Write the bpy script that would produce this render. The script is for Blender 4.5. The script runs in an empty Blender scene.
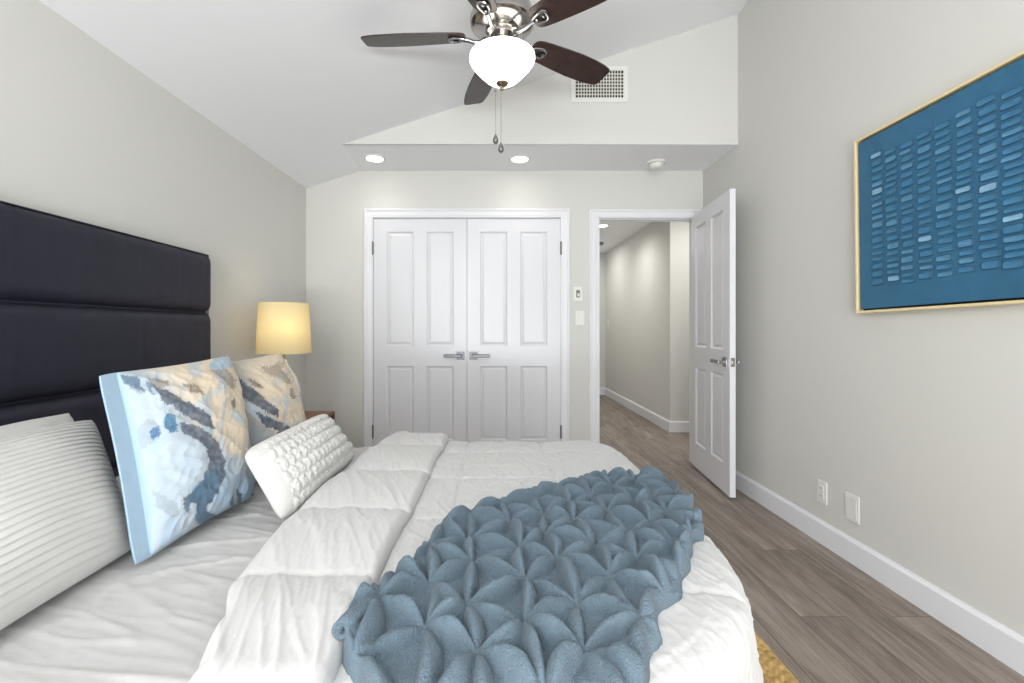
import bpy, bmesh, math, random
from mathutils import Vector, Matrix, noise as mnoise

C = bpy.context.scene.collection
PI = math.pi
rnd = random.Random(7)

# ------------------------------------------------------------------ camera, world, lights, exposure
cam_d = bpy.data.cameras.new('camera')
cam = bpy.data.objects.new('camera', cam_d)
C.objects.link(cam)
bpy.context.scene.camera = cam
cam.location = (0, 0, 1.125)
cam.rotation_euler = (PI / 2, 0, 0)
cam_d.sensor_width = 36
cam_d.lens = 16.0
cam_d.shift_x = 20.0 / 1024
cam_d.shift_y = -12.5 / 1024
cam_d.clip_start = 0.05

world = bpy.data.worlds.new('sky')
bpy.context.scene.world = world
world.use_nodes = True
bgn = world.node_tree.nodes['Background']
bgn.inputs['Color'].default_value = (0.85, 0.93, 1.0, 1)
bgn.inputs['Strength'].default_value = 1.2

vs = bpy.context.scene.view_settings
vs.view_transform = 'Standard'
vs.look = 'None'
vs.gamma = 1.0
vs.use_curve_mapping = False
vs.exposure = -0.14


def lamp(name, kind, loc, power, color=(1, 1, 1), parent=None, rot=None, **kw):
    d = bpy.data.lights.new(name, kind)
    d.energy = power
    d.color = color
    for k, v in kw.items():
        setattr(d, k, v)
    o = bpy.data.objects.new(name, d)
    C.objects.link(o)
    o.location = loc
    if rot:
        o.rotation_euler = rot
    if parent is not None:
        o.parent = parent
        o.location = Vector(loc) - Vector(ORIG[parent.name])
    return o


# unseen fill lamp outside the added window behind the camera
REAR = -2.3
lamp('rear_fill', 'AREA', (-0.3, REAR - 0.16, 1.15), 74, (0.93, 0.975, 1.0), rot=(math.radians(98), 0, math.radians(-8)), shape='RECTANGLE', size=2.8, size_y=1.9)
# unseen lamp aimed upwards outside, added to brighten the ceiling
lamp('upward_fill', 'AREA', (0.1, REAR - 0.3, 0.35), 260, (0.95, 0.98, 1.0), rot=(math.radians(162), 0, 0), shape='RECTANGLE', size=2.8, size_y=0.6)
# fill lamp without a fixture, added to even the light on the closet
lamp('overhead_fill', 'AREA', (-0.55, -1.5, 2.05), 42, (1.0, 0.985, 0.96), rot=(math.radians(32), 0, math.radians(-14)), shape='RECTANGLE', size=1.6, size_y=1.0)

# ------------------------------------------------------------------ helpers
ORIG = {}


def S(r, g, b):
    """sRGB 0-255 to linear."""
    def f(c):
        c /= 255
        return c / 12.92 if c <= 0.04045 else ((c + 0.055) / 1.055) ** 2.4
    return (f(r), f(g), f(b), 1)


def mat(name, col, rough=0.6, metal=0.0, bump=None, var=None, sheen=0.0, spec=0.5, emit=None, coat=0.0):
    """bump = (scale, strength, distance); var = (scale, amount) brightness mottling."""
    m = bpy.data.materials.new(name)
    m.use_nodes = True
    nt = m.node_tree
    b = nt.nodes['Principled BSDF']
    b.inputs['Base Color'].default_value = col
    b.inputs['Roughness'].default_value = rough
    b.inputs['Metallic'].default_value = metal
    b.inputs['Specular IOR Level'].default_value = spec
    b.inputs['Coat Weight'].default_value = coat
    if sheen:
        b.inputs['Sheen Weight'].default_value = sheen
        b.inputs['Sheen Roughness'].default_value = 0.5
    if emit:
        b.inputs['Emission Color'].default_value = emit[0]
        b.inputs['Emission Strength'].default_value = emit[1]
    tc = nt.nodes.new('ShaderNodeTexCoord')
    if var:
        n = nt.nodes.new('ShaderNodeTexNoise')
        n.inputs['Scale'].default_value = var[0]
        n.inputs['Detail'].default_value = 4
        nt.links.new(tc.outputs['Object'], n.inputs['Vector'])
        mr = nt.nodes.new('ShaderNodeMapRange')
        mr.inputs['To Min'].default_value = 1 - var[1]
        mr.inputs['To Max'].default_value = 1 + var[1]
        nt.links.new(n.outputs['Fac'], mr.inputs['Value'])
        mx = nt.nodes.new('ShaderNodeMix')
        mx.data_type = 'RGBA'
        mx.blend_type = 'MULTIPLY'
        mx.inputs['Factor'].default_value = 1
        mx.inputs['A'].default_value = col
        nt.links.new(mr.outputs['Result'], mx.inputs['B'])
        nt.links.new(mx.outputs['Result'], b.inputs['Base Color'])
    if bump:
        n = nt.nodes.new('ShaderNodeTexNoise')
        n.inputs['Scale'].default_value = bump[0]
        n.inputs['Detail'].default_value = 6
        nt.links.new(tc.outputs['Object'], n.inputs['Vector'])
        bp = nt.nodes.new('ShaderNodeBump')
        bp.inputs['Strength'].default_value = bump[1]
        bp.inputs['Distance'].default_value = bump[2]
        nt.links.new(n.outputs['Fac'], bp.inputs['Height'])
        nt.links.new(bp.outputs['Normal'], b.inputs['Normal'])
    return m


def attr_mat(name, rough=0.8, bump=None, sheen=0.0, spec=0.3):
    m = mat(name, (0.5, 0.5, 0.5, 1), rough, bump=bump, sheen=sheen, spec=spec)
    nt = m.node_tree
    a = nt.nodes.new('ShaderNodeVertexColor')
    a.layer_name = 'dye'
    nt.links.new(a.outputs['Color'], nt.nodes['Principled BSDF'].inputs['Base Color'])
    return m


def weave_bump(m, scale, strength, dist=0.001):
    """fine woven-thread bump on top of a material."""
    nt = m.node_tree
    b = nt.nodes['Principled BSDF']
    tc = nt.nodes.new('ShaderNodeTexCoord')
    prev = b.inputs['Normal'].links[0].from_socket if b.inputs['Normal'].is_linked else None
    for d in ('X', 'Y'):
        w = nt.nodes.new('ShaderNodeTexWave')
        w.bands_direction = d
        w.inputs['Scale'].default_value = scale
        w.inputs['Distortion'].default_value = 2.5
        w.inputs['Detail'].default_value = 2
        nt.links.new(tc.outputs['Object'], w.inputs['Vector'])
        bp = nt.nodes.new('ShaderNodeBump')
        bp.inputs['Strength'].default_value = strength
        bp.inputs['Distance'].default_value = dist
        nt.links.new(w.outputs['Fac'], bp.inputs['Height'])
        if prev:
            nt.links.new(prev, bp.inputs['Normal'])
        prev = bp.outputs['Normal']
    nt.links.new(prev, b.inputs['Normal'])
    return m


def thing(name, label, cat, loc=(0, 0, 0), group=None, kind=None):
    o = bpy.data.objects.new(name, None)
    C.objects.link(o)
    o.empty_display_size = 0.1
    o.location = loc
    ORIG[o.name] = tuple(loc)
    tag(o, label, cat, group, kind)
    return o


def tag(o, label=None, cat=None, group=None, kind=None):
    if label:
        o['label'] = label
    if cat:
        o['category'] = cat
    if group:
        o['group'] = group
    if kind:
        o['kind'] = kind
    return o


def link(name, bm, m, parent=None, smooth=False, origin=None, dye=None):
    """bm is in world coordinates; it becomes one mesh object (a part when parent is given)."""
    me = bpy.data.meshes.new(name)
    if parent is not None:
        org = Vector(ORIG[parent.name])
    elif origin is not None:
        org = Vector(origin)
    else:
        org = Vector((0, 0, 0))
    bmesh.ops.translate(bm, verts=bm.verts, vec=-org)
    bm.normal_update()
    bm.to_mesh(me)
    bm.free()
    if smooth == 'auto':
        me.polygons.foreach_set('use_smooth', [True] * len(me.polygons))
        try:
            me.set_sharp_from_angle(angle=math.radians(38))
        except Exception:
            pass
    elif smooth:
        me.polygons.foreach_set('use_smooth', [True] * len(me.polygons))
    for mm in (m if isinstance(m, (list, tuple)) else [m]):
        me.materials.append(mm)
    o = bpy.data.objects.new(name, me)
    C.objects.link(o)
    ORIG[o.name] = tuple(org)
    if parent is not None:
        o.parent = parent
    else:
        o.location = org
    if dye is not None:
        at = me.color_attributes.new('dye', 'FLOAT_COLOR', 'POINT')
        flat = []
        for c in dye:
            flat.extend((c[0], c[1], c[2], 1.0))
        at.data.foreach_set('color', flat)
    return o


def box(bm, x0, x1, y0, y1, z0, z1, bev=0.0, seg=2, mi=0):
    vs_ = [bm.verts.new((x, y, z)) for x in (x0, x1) for y in (y0, y1) for z in (z0, z1)]
    idx = [(0, 1, 3, 2), (4, 6, 7, 5), (0, 4, 5, 1), (2, 3, 7, 6), (0, 2, 6, 4), (1, 5, 7, 3)]
    fs = [bm.faces.new([vs_[i] for i in f]) for f in idx]
    for f in fs:
        f.material_index = mi
    if bev > 0:
        es = list({e for f in fs for e in f.edges})
        bmesh.ops.bevel(bm, geom=es, offset=bev, segments=seg, affect='EDGES', profile=0.5)
    return fs


def lathe(bm, prof, cx, cy, seg=40, cap=True, mi=0):
    """prof: list of (r, z) from bottom to top."""
    rings = []
    for r, z in prof:
        if r < 1e-5:
            rings.append([bm.verts.new((cx, cy, z))])
        else:
            rings.append([bm.verts.new((cx + r * math.cos(2 * PI * i / seg), cy + r * math.sin(2 * PI * i / seg), z)) for i in range(seg)])
    for a, b in zip(rings[:-1], rings[1:]):
        for i in range(seg):
            j = (i + 1) % seg
            if len(a) == 1 and len(b) == 1:
                continue
            if len(a) == 1:
                f = bm.faces.new((a[0], b[j], b[i]))
            elif len(b) == 1:
                f = bm.faces.new((a[i], a[j], b[0]))
            else:
                f = bm.faces.new((a[i], a[j], b[j], b[i]))
            f.material_index = mi
    if cap:
        if len(rings[0]) > 1:
            bm.faces.new(list(reversed(rings[0])))
        if len(rings[-1]) > 1:
            bm.faces.new(rings[-1])


def tube(bm, pts, r, seg=8, closed=False, cap=True):
    pts = [Vector(p) for p in pts]
    n = len(pts)
    rings = []
    up = Vector((0, 0, 1))
    for i, p in enumerate(pts):
        if closed:
            t = pts[(i + 1) % n] - pts[i - 1]
        else:
            t = pts[min(i + 1, n - 1)] - pts[max(i - 1, 0)]
        t.normalize()
        ref = up if abs(t.dot(up)) < 0.95 else Vector((1, 0, 0))
        a = t.cross(ref).normalized()
        b = a.cross(t).normalized()
        rr = r[i] if isinstance(r, (list, tuple)) else r
        rings.append([bm.verts.new(p + a * rr * math.cos(2 * PI * k / seg) + b * rr * math.sin(2 * PI * k / seg)) for k in range(seg)])
    pairs = list(zip(rings[:-1], rings[1:]))
    if closed:
        pairs.append((rings[-1], rings[0]))
    for a, b in pairs:
        for i in range(seg):
            j = (i + 1) % seg
            bm.faces.new((a[i], a[j], b[j], b[i]))
    if cap and not closed:
        bm.faces.new(list(reversed(rings[0])))
        bm.faces.new(rings[-1])
    bmesh.ops.recalc_face_normals(bm, faces=bm.faces)


def prism(bm, pts, axis, a0, a1, mi=0):
    """extrude a 2-D polygon; axis 'y': pts are (x, z); axis 'x': (y, z); axis 'z': (x, y)."""
    def P(p, a):
        return {'y': (p[0], a, p[1]), 'x': (a, p[0], p[1]), 'z': (p[0], p[1], a)}[axis]
    A = [bm.verts.new(P(p, a0)) for p in pts]
    B = [bm.verts.new(P(p, a1)) for p in pts]
    n = len(pts)
    fs = [bm.faces.new(A), bm.faces.new(list(reversed(B)))]
    for i in range(n):
        j = (i + 1) % n
        fs.append(bm.faces.new((A[i], B[i], B[j], A[j])))
    for f in fs:
        f.material_index = mi
    bmesh.ops.recalc_face_normals(bm, faces=fs)
    return fs


def grid_mesh(nu, nv, fn):
    """bm of a (nu+1)x(nv+1) grid through fn(u, v)."""
    bm = bmesh.new()
    V = [[bm.verts.new(fn(i / nu, j / nv)) for j in range(nv + 1)] for i in range(nu + 1)]
    for i in range(nu):
        for j in range(nv):
            bm.faces.new((V[i][j], V[i + 1][j], V[i + 1][j + 1], V[i][j + 1]))
    return bm


def nz(x, y, z=0.0):
    return mnoise.noise(Vector((x, y, z)))


def crs(n, w):
    """a thin crease along the zero line of a noise value."""
    return max(0.0, 1 - abs(n) / w) ** 1.4


def sst(a, b, x):
    t = min(1.0, max(0.0, (x - a) / (b - a)))
    return t * t * (3 - 2 * t)


def interp(tab, x):
    if x <= tab[0][0]:
        return tab[0][1]
    for (a, fa), (b, fb) in zip(tab[:-1], tab[1:]):
        if x <= b:
            t = (x - a) / (b - a)
            t = t * t * (3 - 2 * t)
            return fa + (fb - fa) * t
    return tab[-1][1]


# ------------------------------------------------------------------ materials
M = {}
M['wall'] = mat('greige_wall_paint', S(212, 211, 206), 0.75, bump=(260, 0.12, 0.002), spec=0.25)
M['ceil'] = mat('white_ceiling_paint', S(240, 240, 242), 0.85, bump=(200, 0.1, 0.002), spec=0.2)
M['trim'] = mat('white_trim_paint', S(230, 230, 233), 0.35, spec=0.5)
M['door'] = mat('white_door_paint', S(222, 222, 225), 0.3, spec=0.5, bump=(25, 0.02, 0.001))
M['chrome'] = mat('polished_chrome', (0.30, 0.30, 0.31, 1), 0.22, metal=1.0)
M['nickel'] = mat('dark_nickel', (0.10, 0.10, 0.105, 1), 0.28, metal=1.0)
M['darkchrome'] = mat('brushed_nickel', (0.40, 0.38, 0.36, 1), 0.2, metal=1.0)
M['pewter'] = mat('dark_pewter', S(120, 118, 116), 0.4, metal=0.8)
M['brass'] = mat('antique_brass', S(150, 135, 105), 0.3, metal=1.0)
M['plate'] = mat('white_plastic', S(228, 227, 222), 0.35)
M['dark'] = mat('dark_void', S(40, 38, 32), 0.9)
M['gold'] = mat('pale_gold_frame', S(238, 219, 172), 0.35, metal=0.25, bump=(90, 0.05, 0.001))
M['black'] = mat('black_gap', S(18, 20, 24), 0.7)
M['navy'] = mat('navy_leather', S(33, 33, 47), 0.55, bump=(420, 0.25, 0.0008), var=(9, 0.22), spec=0.35)
M['linen'] = mat('pale_grey_sheet_cotton', S(188, 187, 186), 0.9, sheen=0.15, spec=0.15, bump=(45, 0.25, 0.004))
M['duvet'] = weave_bump(mat('white_crinkled_duvet_cotton', S(199, 198, 197), 0.9, sheen=0.2, spec=0.15, bump=(70, 0.35, 0.003)), 130, 0.12)
M['sham'] = weave_bump(mat('white_ribbed_cotton', S(204, 203, 200), 0.92, sheen=0.2, spec=0.12, bump=(120, 0.25, 0.002)), 160, 0.15)
M['knit'] = mat('ivory_knit_wool', S(195, 194, 191), 0.95, sheen=0.3, spec=0.1, bump=(230, 0.5, 0.002))
M['ikat'] = weave_bump(attr_mat('ikat_printed_cotton', 0.7, bump=(40, 0.2, 0.003), sheen=0.1), 170, 0.1)
M['throw'] = mat('dusty_blue_plush', S(101, 118, 130), 0.95, sheen=0.12, spec=0.06, bump=(260, 0.9, 0.006), var=(60, 0.12))
M['jute'] = attr_mat('braided_jute', 0.95, bump=(300, 0.5, 0.002), spec=0.1)
M['canvas'] = attr_mat('painted_canvas', 0.55, bump=(150, 0.3, 0.002), spec=0.4)
M['rail'] = mat('dark_rail_fabric', S(40, 40, 52), 0.8)
M['void'] = mat('charcoal_drawer_front', S(66, 60, 64), 0.5)
M['ceramic'] = mat('white_ceramic', S(225, 222, 214), 0.2)


def wood_mat(name, c1, c2, axis_scale, rough=0.4, ns=3.0):
    m = mat(name, c1, rough)
    nt = m.node_tree
    b = nt.nodes['Principled BSDF']
    tc = nt.nodes.new('ShaderNodeTexCoord')
    mp = nt.nodes.new('ShaderNodeMapping')
    mp.inputs['Scale'].default_value = axis_scale
    n = nt.nodes.new('ShaderNodeTexNoise')
    n.inputs['Scale'].default_value = ns
    n.inputs['Detail'].default_value = 8
    n.inputs['Roughness'].default_value = 0.65
    n.inputs['Distortion'].default_value = 0.6
    r = nt.nodes.new('ShaderNodeValToRGB')
    r.color_ramp.elements[0].position = 0.3
    r.color_ramp.elements[1].position = 0.7
    r.color_ramp.elements[0].color = c1
    r.color_ramp.elements[1].color = c2
    nt.links.new(tc.outputs['Object'], mp.inputs['Vector'])
    nt.links.new(mp.outputs['Vector'], n.inputs['Vector'])
    nt.links.new(n.outputs['Fac'], r.inputs['Fac'])
    nt.links.new(r.outputs['Color'], b.inputs['Base Color'])
    return m


M['walnut'] = wood_mat('walnut', S(98, 62, 42), S(140, 95, 66), (14, 1.5, 14), 0.4)
M['blade'] = wood_mat('espresso_wood', S(38, 26, 24), S(66, 47, 42), (6, 6, 30), 0.34)


def floor_material():
    m = mat('grey_oak_planks', S(120, 110, 102), 0.42, spec=0.4)
    nt = m.node_tree
    b = nt.nodes['Principled BSDF']
    N = nt.nodes.new
    L = nt.links.new
    tc = N('ShaderNodeTexCoord')
    mp = N('ShaderNodeMapping')
    mp.inputs['Rotation'].default_value = (0, 0, PI / 2)
    mp.inputs['Location'].default_value = (0.33, 0.055, 0)
    L(tc.outputs['Object'], mp.inputs['Vector'])
    br = N('ShaderNodeTexBrick')
    br.offset = 0.37
    br.inputs['Scale'].default_value = 1.0
    br.inputs['Brick Width'].default_value = 1.45
    br.inputs['Row Height'].default_value = 0.18
    br.inputs['Mortar Size'].default_value = 0.0012
    br.inputs['Mortar Smooth'].default_value = 0.2
    br.inputs['Color1'].default_value = (0, 0, 0, 1)
    br.inputs['Color2'].default_value = (1, 1, 1, 1)
    br.inputs['Mortar'].default_value = (0.5, 0.5, 0.5, 1)
    L(mp.outputs['Vector'], br.inputs['Vector'])
    # per-plank shift of the grain
    sep = N('ShaderNodeVectorMath')
    sep.operation = 'SCALE'
    sep.inputs['Scale'].default_value = 9.0
    L(br.outputs['Color'], sep.inputs[0])
    add = N('ShaderNodeVectorMath')
    add.operation = 'ADD'
    L(mp.outputs['Vector'], add.inputs[0])
    L(sep.outputs['Vector'], add.inputs[1])
    g = N('ShaderNodeMapping')
    g.inputs['Scale'].default_value = (1.0, 8.0, 1)
    L(add.outputs['Vector'], g.inputs['Vector'])
    n1 = N('ShaderNodeTexNoise')
    n1.inputs['Scale'].default_value = 1.6
    n1.inputs['Detail'].default_value = 9
    n1.inputs['Roughness'].default_value = 0.62
    n1.inputs['Distortion'].default_value = 0.9
    L(g.outputs['Vector'], n1.inputs['Vector'])
    g2 = N('ShaderNodeMapping')
    g2.inputs['Scale'].default_value = (4.0, 62.0, 1)
    L(add.outputs['Vector'], g2.inputs['Vector'])
    n2 = N('ShaderNodeTexNoise')
    n2.inputs['Scale'].default_value = 1.5
    n2.inputs['Detail'].default_value = 4
    L(g2.outputs['Vector'], n2.inputs['Vector'])
    mixn = N('ShaderNodeMath')
    mixn.operation = 'MULTIPLY_ADD'
    mixn.inputs[1].default_value = 0.32
    L(n2.outputs['Fac'], mixn.inputs[0])
    sc = N('ShaderNodeMath')
    sc.operation = 'MULTIPLY'
    sc.inputs[1].default_value = 0.68
    L(n1.outputs['Fac'], sc.inputs[0])
    L(sc.outputs[0], mixn.inputs[2])
    ramp = N('ShaderNodeValToRGB')
    el = ramp.color_ramp.elements
    el[0].position, el[0].color = 0.3, S(84, 74, 67)
    el[1].position, el[1].color = 0.68, S(168, 156, 146)
    e = el.new(0.47)
    e.color = S(130, 118, 109)
    L(mixn.outputs[0], ramp.inputs['Fac'])
    # plank to plank tone
    tone = N('ShaderNodeMapRange')
    tone.inputs['To Min'].default_value = 0.8
    tone.inputs['To Max'].default_value = 1.1
    L(br.outputs['Color'], tone.inputs['Value'])
    mul = N('ShaderNodeMix')
    mul.data_type = 'RGBA'
    mul.blend_type = 'MULTIPLY'
    mul.inputs['Factor'].default_value = 1
    L(ramp.outputs['Color'], mul.inputs['A'])
    L(tone.outputs['Result'], mul.inputs['B'])
    mo = N('ShaderNodeMix')
    mo.data_type = 'RGBA'
    mo.inputs['B'].default_value = S(62, 55, 50)
    L(br.outputs['Fac'], mo.inputs['Factor'])
    L(mul.outputs['Result'], mo.inputs['A'])
    L(mo.outputs['Result'], b.inputs['Base Color'])
    bp = N('ShaderNodeBump')
    bp.inputs['Strength'].default_value = 0.25
    bp.inputs['Distance'].default_value = 0.002
    L(mixn.outputs[0], bp.inputs['Height'])
    L(bp.outputs['Normal'], b.inputs['Normal'])
    return m


M['floor'] = floor_material()


def glass_mat():
    m = bpy.data.materials.new('window_glass')
    m.use_nodes = True
    nt = m.node_tree
    nt.nodes.clear()
    out = nt.nodes.new('ShaderNodeOutputMaterial')
    t = nt.nodes.new('ShaderNodeBsdfTransparent')
    g = nt.nodes.new('ShaderNodeBsdfGlossy')
    g.inputs['Roughness'].default_value = 0.02
    mx = nt.nodes.new('ShaderNodeMixShader')
    mx.inputs[0].default_value = 0.06
    nt.links.new(t.outputs[0], mx.inputs[1])
    nt.links.new(g.outputs[0], mx.inputs[2])
    nt.links.new(mx.outputs[0], out.inputs['Surface'])
    return m


M['glass'] = glass_mat()


def struct(name, bm, m, **kw):
    o = link(name, bm, m, **kw)
    o['kind'] = 'structure'
    return o


# ------------------------------------------------------------------ room shell
XL, XR, YB, YU = -1.535, 1.74, 3.755, 3.22
HALL_END = 7.80
SOF = 2.431


def ceil_z(x, y):
    zl = 2.285 - 0.0208 * (YB - y)
    return zl + (3.352 - zl) * (x - XL) / (XR - XL)


bm = bmesh.new()
box(bm, XL - 0.1, 3.0, REAR - 0.1, 8.0, -0.1, 0.0)
struct('floor', bm, M['floor'])

bm = bmesh.new()
box(bm, XL - 0.12, XL, REAR - 0.12, YB + 0.12, 0, 2.34)
struct('wall_left', bm, M['wall'])
bm = bmesh.new()
box(bm, XR, XR + 0.12, REAR - 0.12, YB + 0.001, 0, 3.42)
struct('wall_right', bm, M['wall'])

# back wall with a recess for the closet doors and the doorway
CL0, CL1, CLT = -0.985, 0.572, 2.048       # closet opening
DL, DR, DT = 0.870, 1.690, 2.066           # doorway
bm = bmesh.new()
box(bm, XL, CL0, YB, YB + 0.12, 0, 2.5)
box(bm, CL0, CL1, YB, YB + 0.12, CLT, 2.5)
box(bm, CL0, CL1, YB + 0.06, YB + 0.12, 0, CLT)
box(bm, CL1, DL, YB, YB + 0.12, 0, 2.5)
box(bm, DL, DR, YB, YB + 0.12, DT, 2.5)
box(bm, DR, 3.0, YB, YB + 0.12, 0, 2.5)
struct('wall_back', bm, M['wall'])

# sloping ceiling
bm = bmesh.new()
for th in (0,):
    nx, ny = 4, 6
    lo = [[bm.verts.new((XL - 0.05 + (XR - XL + 0.1) * i / nx, REAR - 0.1 + (YB - REAR + 0.2) * j / ny, 0)) for j in range(ny + 1)] for i in range(nx + 1)]
    hi = []
    for r in lo:
        hr = []
        for v in r:
            v.co.z = ceil_z(v.co.x, v.co.y)
            hr.append(bm.verts.new((v.co.x, v.co.y, v.co.z + 0.12)))
        hi.append(hr)
    for i in range(nx):
        for j in range(ny):
            bm.faces.new((lo[i][j], lo[i][j + 1], lo[i + 1][j + 1], lo[i + 1][j]))
            bm.faces.new((hi[i][j], hi[i + 1][j], hi[i + 1][j + 1], hi[i][j + 1]))
    for i in range(nx):
        bm.faces.new((lo[i][0], lo[i + 1][0], hi[i + 1][0], hi[i][0]))
        bm.faces.new((lo[i + 1][ny], lo[i][ny], hi[i][ny], hi[i + 1][ny]))
    for j in range(ny):
        bm.faces.new((lo[0][j + 1], lo[0][j], hi[0][j], hi[0][j + 1]))
        bm.faces.new((lo[nx][j], lo[nx][j + 1], hi[nx][j + 1], hi[nx][j]))
struct('ceiling', bm, M['ceil'])

# upper wall above the soffit, and the soffit itself
x0s = -1.16
bm = bmesh.new()
prism(bm, [(x0s, SOF), (XR, SOF), (XR, ceil_z(XR, YU) + 0.03), (x0s, ceil_z(x0s, YU) + 0.03)], 'y', YU, YU + 0.1)
struct('wall_upper', bm, M['wall'])
bm = bmesh.new()
box(bm, x0s, XR, YU + 0.0005, YB, SOF - 0.0005, SOF + 0.05)
struct('ceiling_soffit', bm, M['ceil'])

# rear wall (behind the camera) with a wide unseen window, added to let fill light in
bm = bmesh.new()
WX0, WX1, WZ0, WZ1 = -1.32, 1.52, 0.08, 2.12
box(bm, XL, WX0, REAR - 0.12, REAR, 0, 3.42)
box(bm, WX1, XR, REAR - 0.12, REAR, 0, 3.42)
box(bm, WX0, WX1, REAR - 0.12, REAR, 0, WZ0)
box(bm, WX0, WX1, REAR - 0.12, REAR, WZ1, 3.42)
struct('wall_rear', bm, M['wall'])
bm = bmesh.new()
box(bm, WX0, WX1, REAR - 0.09, REAR - 0.03, WZ0, WZ0 + 0.05)
box(bm, WX0, WX1, REAR - 0.09, REAR - 0.03, WZ1 - 0.05, WZ1)
for xx in (WX0, (WX0 + WX1) / 2 - 0.025, WX1 - 0.05):
    box(bm, xx, xx + 0.05, REAR - 0.09, REAR - 0.03, WZ0 + 0.05, WZ1 - 0.05)
w1 = struct('window_added', bm, M['trim'])
bm = bmesh.new()
box(bm, WX0 + 0.04, WX1 - 0.04, REAR - 0.062, REAR - 0.058, WZ0 + 0.04, WZ1 - 0.04)
link('pane', bm, M['glass'], w1)

# hall beyond the doorway
bm = bmesh.new()
box(bm, 1.945, 3.0, 4.97, HALL_END + 0.2, 0, 2.5)
struct('wall_hall_right', bm, M['wall'])
bm = bmesh.new()
box(bm, 0.62, 0.74, YB + 0.12, HALL_END + 0.2, 0, 2.5)
struct('wall_hall_left', bm, M['wall'])
bm = bmesh.new()
box(bm, 0.74, 1.945, HALL_END, HALL_END + 0.12, 0, 2.5)
struct('wall_hall_end', bm, M['wall'])
bm = bmesh.new()
box(bm, 2.9, 3.0, YB + 0.12, 4.97, 0, 2.5)
struct('wall_hall_side', bm, M['wall'])
bm = bmesh.new()
box(bm, 0.62, 3.0, YB + 0.12, HALL_END + 0.2, 2.425, 2.52)
struct('ceiling_hall', bm, M['ceil'])


def baseboard(name, pts, h=0.118, t=0.018):
    """pts: boundary line on the floor; the board grows to the left of its direction."""
    bm = bmesh.new()
    for (ax, ay), (bx, by) in zip(pts[:-1], pts[1:]):
        d = Vector((bx - ax, by - ay))
        L_ = d.length
        d.normalize()
        n = Vector((-d.y, d.x))
        prof = [(0, 0), (t, 0), (t, h - 0.014), (t - 0.005, h - 0.006), (t - 0.011, h - 0.003), (t - 0.012, h), (0, h)]
        A = [bm.verts.new((ax + n.x * a, ay + n.y * a, z)) for a, z in prof]
        B = [bm.verts.new((bx + n.x * a, by + n.y * a, z)) for a, z in prof]
        k = len(prof)
        fs = [bm.faces.new(A), bm.faces.new(list(reversed(B)))]
        for i in range(k):
            j = (i + 1) % k
            fs.append(bm.faces.new((A[i], B[i], B[j], A[j])))
        bmesh.ops.recalc_face_normals(bm, faces=fs)
    return struct(name, bm, M['trim'])


baseboard('baseboard_right', [(XR, REAR), (XR, YB)])
baseboard('baseboard_left', [(XL, YB), (XL, REAR)])
baseboard('baseboard_back', [(-1.055, YB), (XL + 0.018, YB)])
baseboard('baseboard_back_middle', [(0.799, YB), (0.642, YB)])
baseboard('baseboard_hall', [(1.945, 4.97), (1.945, HALL_END)], h=0.122)
baseboard('baseboard_hall_return', [(2.9, 4.97), (1.945 - 0.018, 4.97)], h=0.122)
baseboard('baseboard_hall_end', [(1.927, HALL_END), (0.74, HALL_END)], h=0.122)
baseboard('baseboard_hall_near', [(1.762, YB + 0.12), (2.9, YB + 0.12)], h=0.14)


def casing(name, x0, x1, zt, w=0.072, y=YB, t=0.018, sgn=-1):
    """door casing around an opening x0..x1, top zt: stepped profile with mitred corners."""
    bm = bmesh.new()
    prof = [(0.0, 0.0), (0.0, t * 0.55), (0.010, t * 0.55), (0.016, t * 0.75), (w - 0.022, t * 0.8), (w - 0.016, t * 1.15), (w - 0.004, t * 1.15), (w, t * 0.9), (w, 0.0)]
    rings = []
    for k in range(4):
        ring = []
        for a, d in prof:
            yy = y + sgn * d
            p = [(x0 - a, yy, 0), (x0 - a, yy, zt + a), (x1 + a, yy, zt + a), (x1 + a, yy, 0)][k]
            ring.append(bm.verts.new(p))
        rings.append(ring)
    n = len(prof)
    for A, B in zip(rings[:-1], rings[1:]):
        for i in range(n):
            j = (i + 1) % n
            bm.faces.new((A[i], A[j], B[j], B[i]))
    bm.faces.new(rings[0])
    bm.faces.new(list(reversed(rings[-1])))
    bmesh.ops.recalc_face_normals(bm, faces=bm.faces)
    return struct(name, bm, M['trim'])


casing('trim_1', CL0 + 0.004, CL1 - 0.006, CLT - 0.006)
casing('trim_2', DL, DR - 0.004, DT - 0.026, w=0.07)
casing('trim_4', DL, DR - 0.004, DT - 0.026, w=0.07, y=YB + 0.12, sgn=1)
# door lining
bm = bmesh.new()
box(bm, DL, DL + 0.016, YB - 0.001, YB + 0.121, 0, DT)
box(bm, DR - 0.010, DR, YB - 0.001, YB + 0.121, 0, DT)
box(bm, DL + 0.016, DR - 0.010, YB - 0.001, YB + 0.121, DT - 0.018, DT)
box(bm, DL + 0.016, DL + 0.028, YB + 0.045, YB + 0.08, 0, DT - 0.018)
box(bm, DL + 0.028, DR - 0.010, YB + 0.045, YB + 0.08, DT - 0.030, DT - 0.018)
struct('trim_3', bm, M['trim'])


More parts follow.
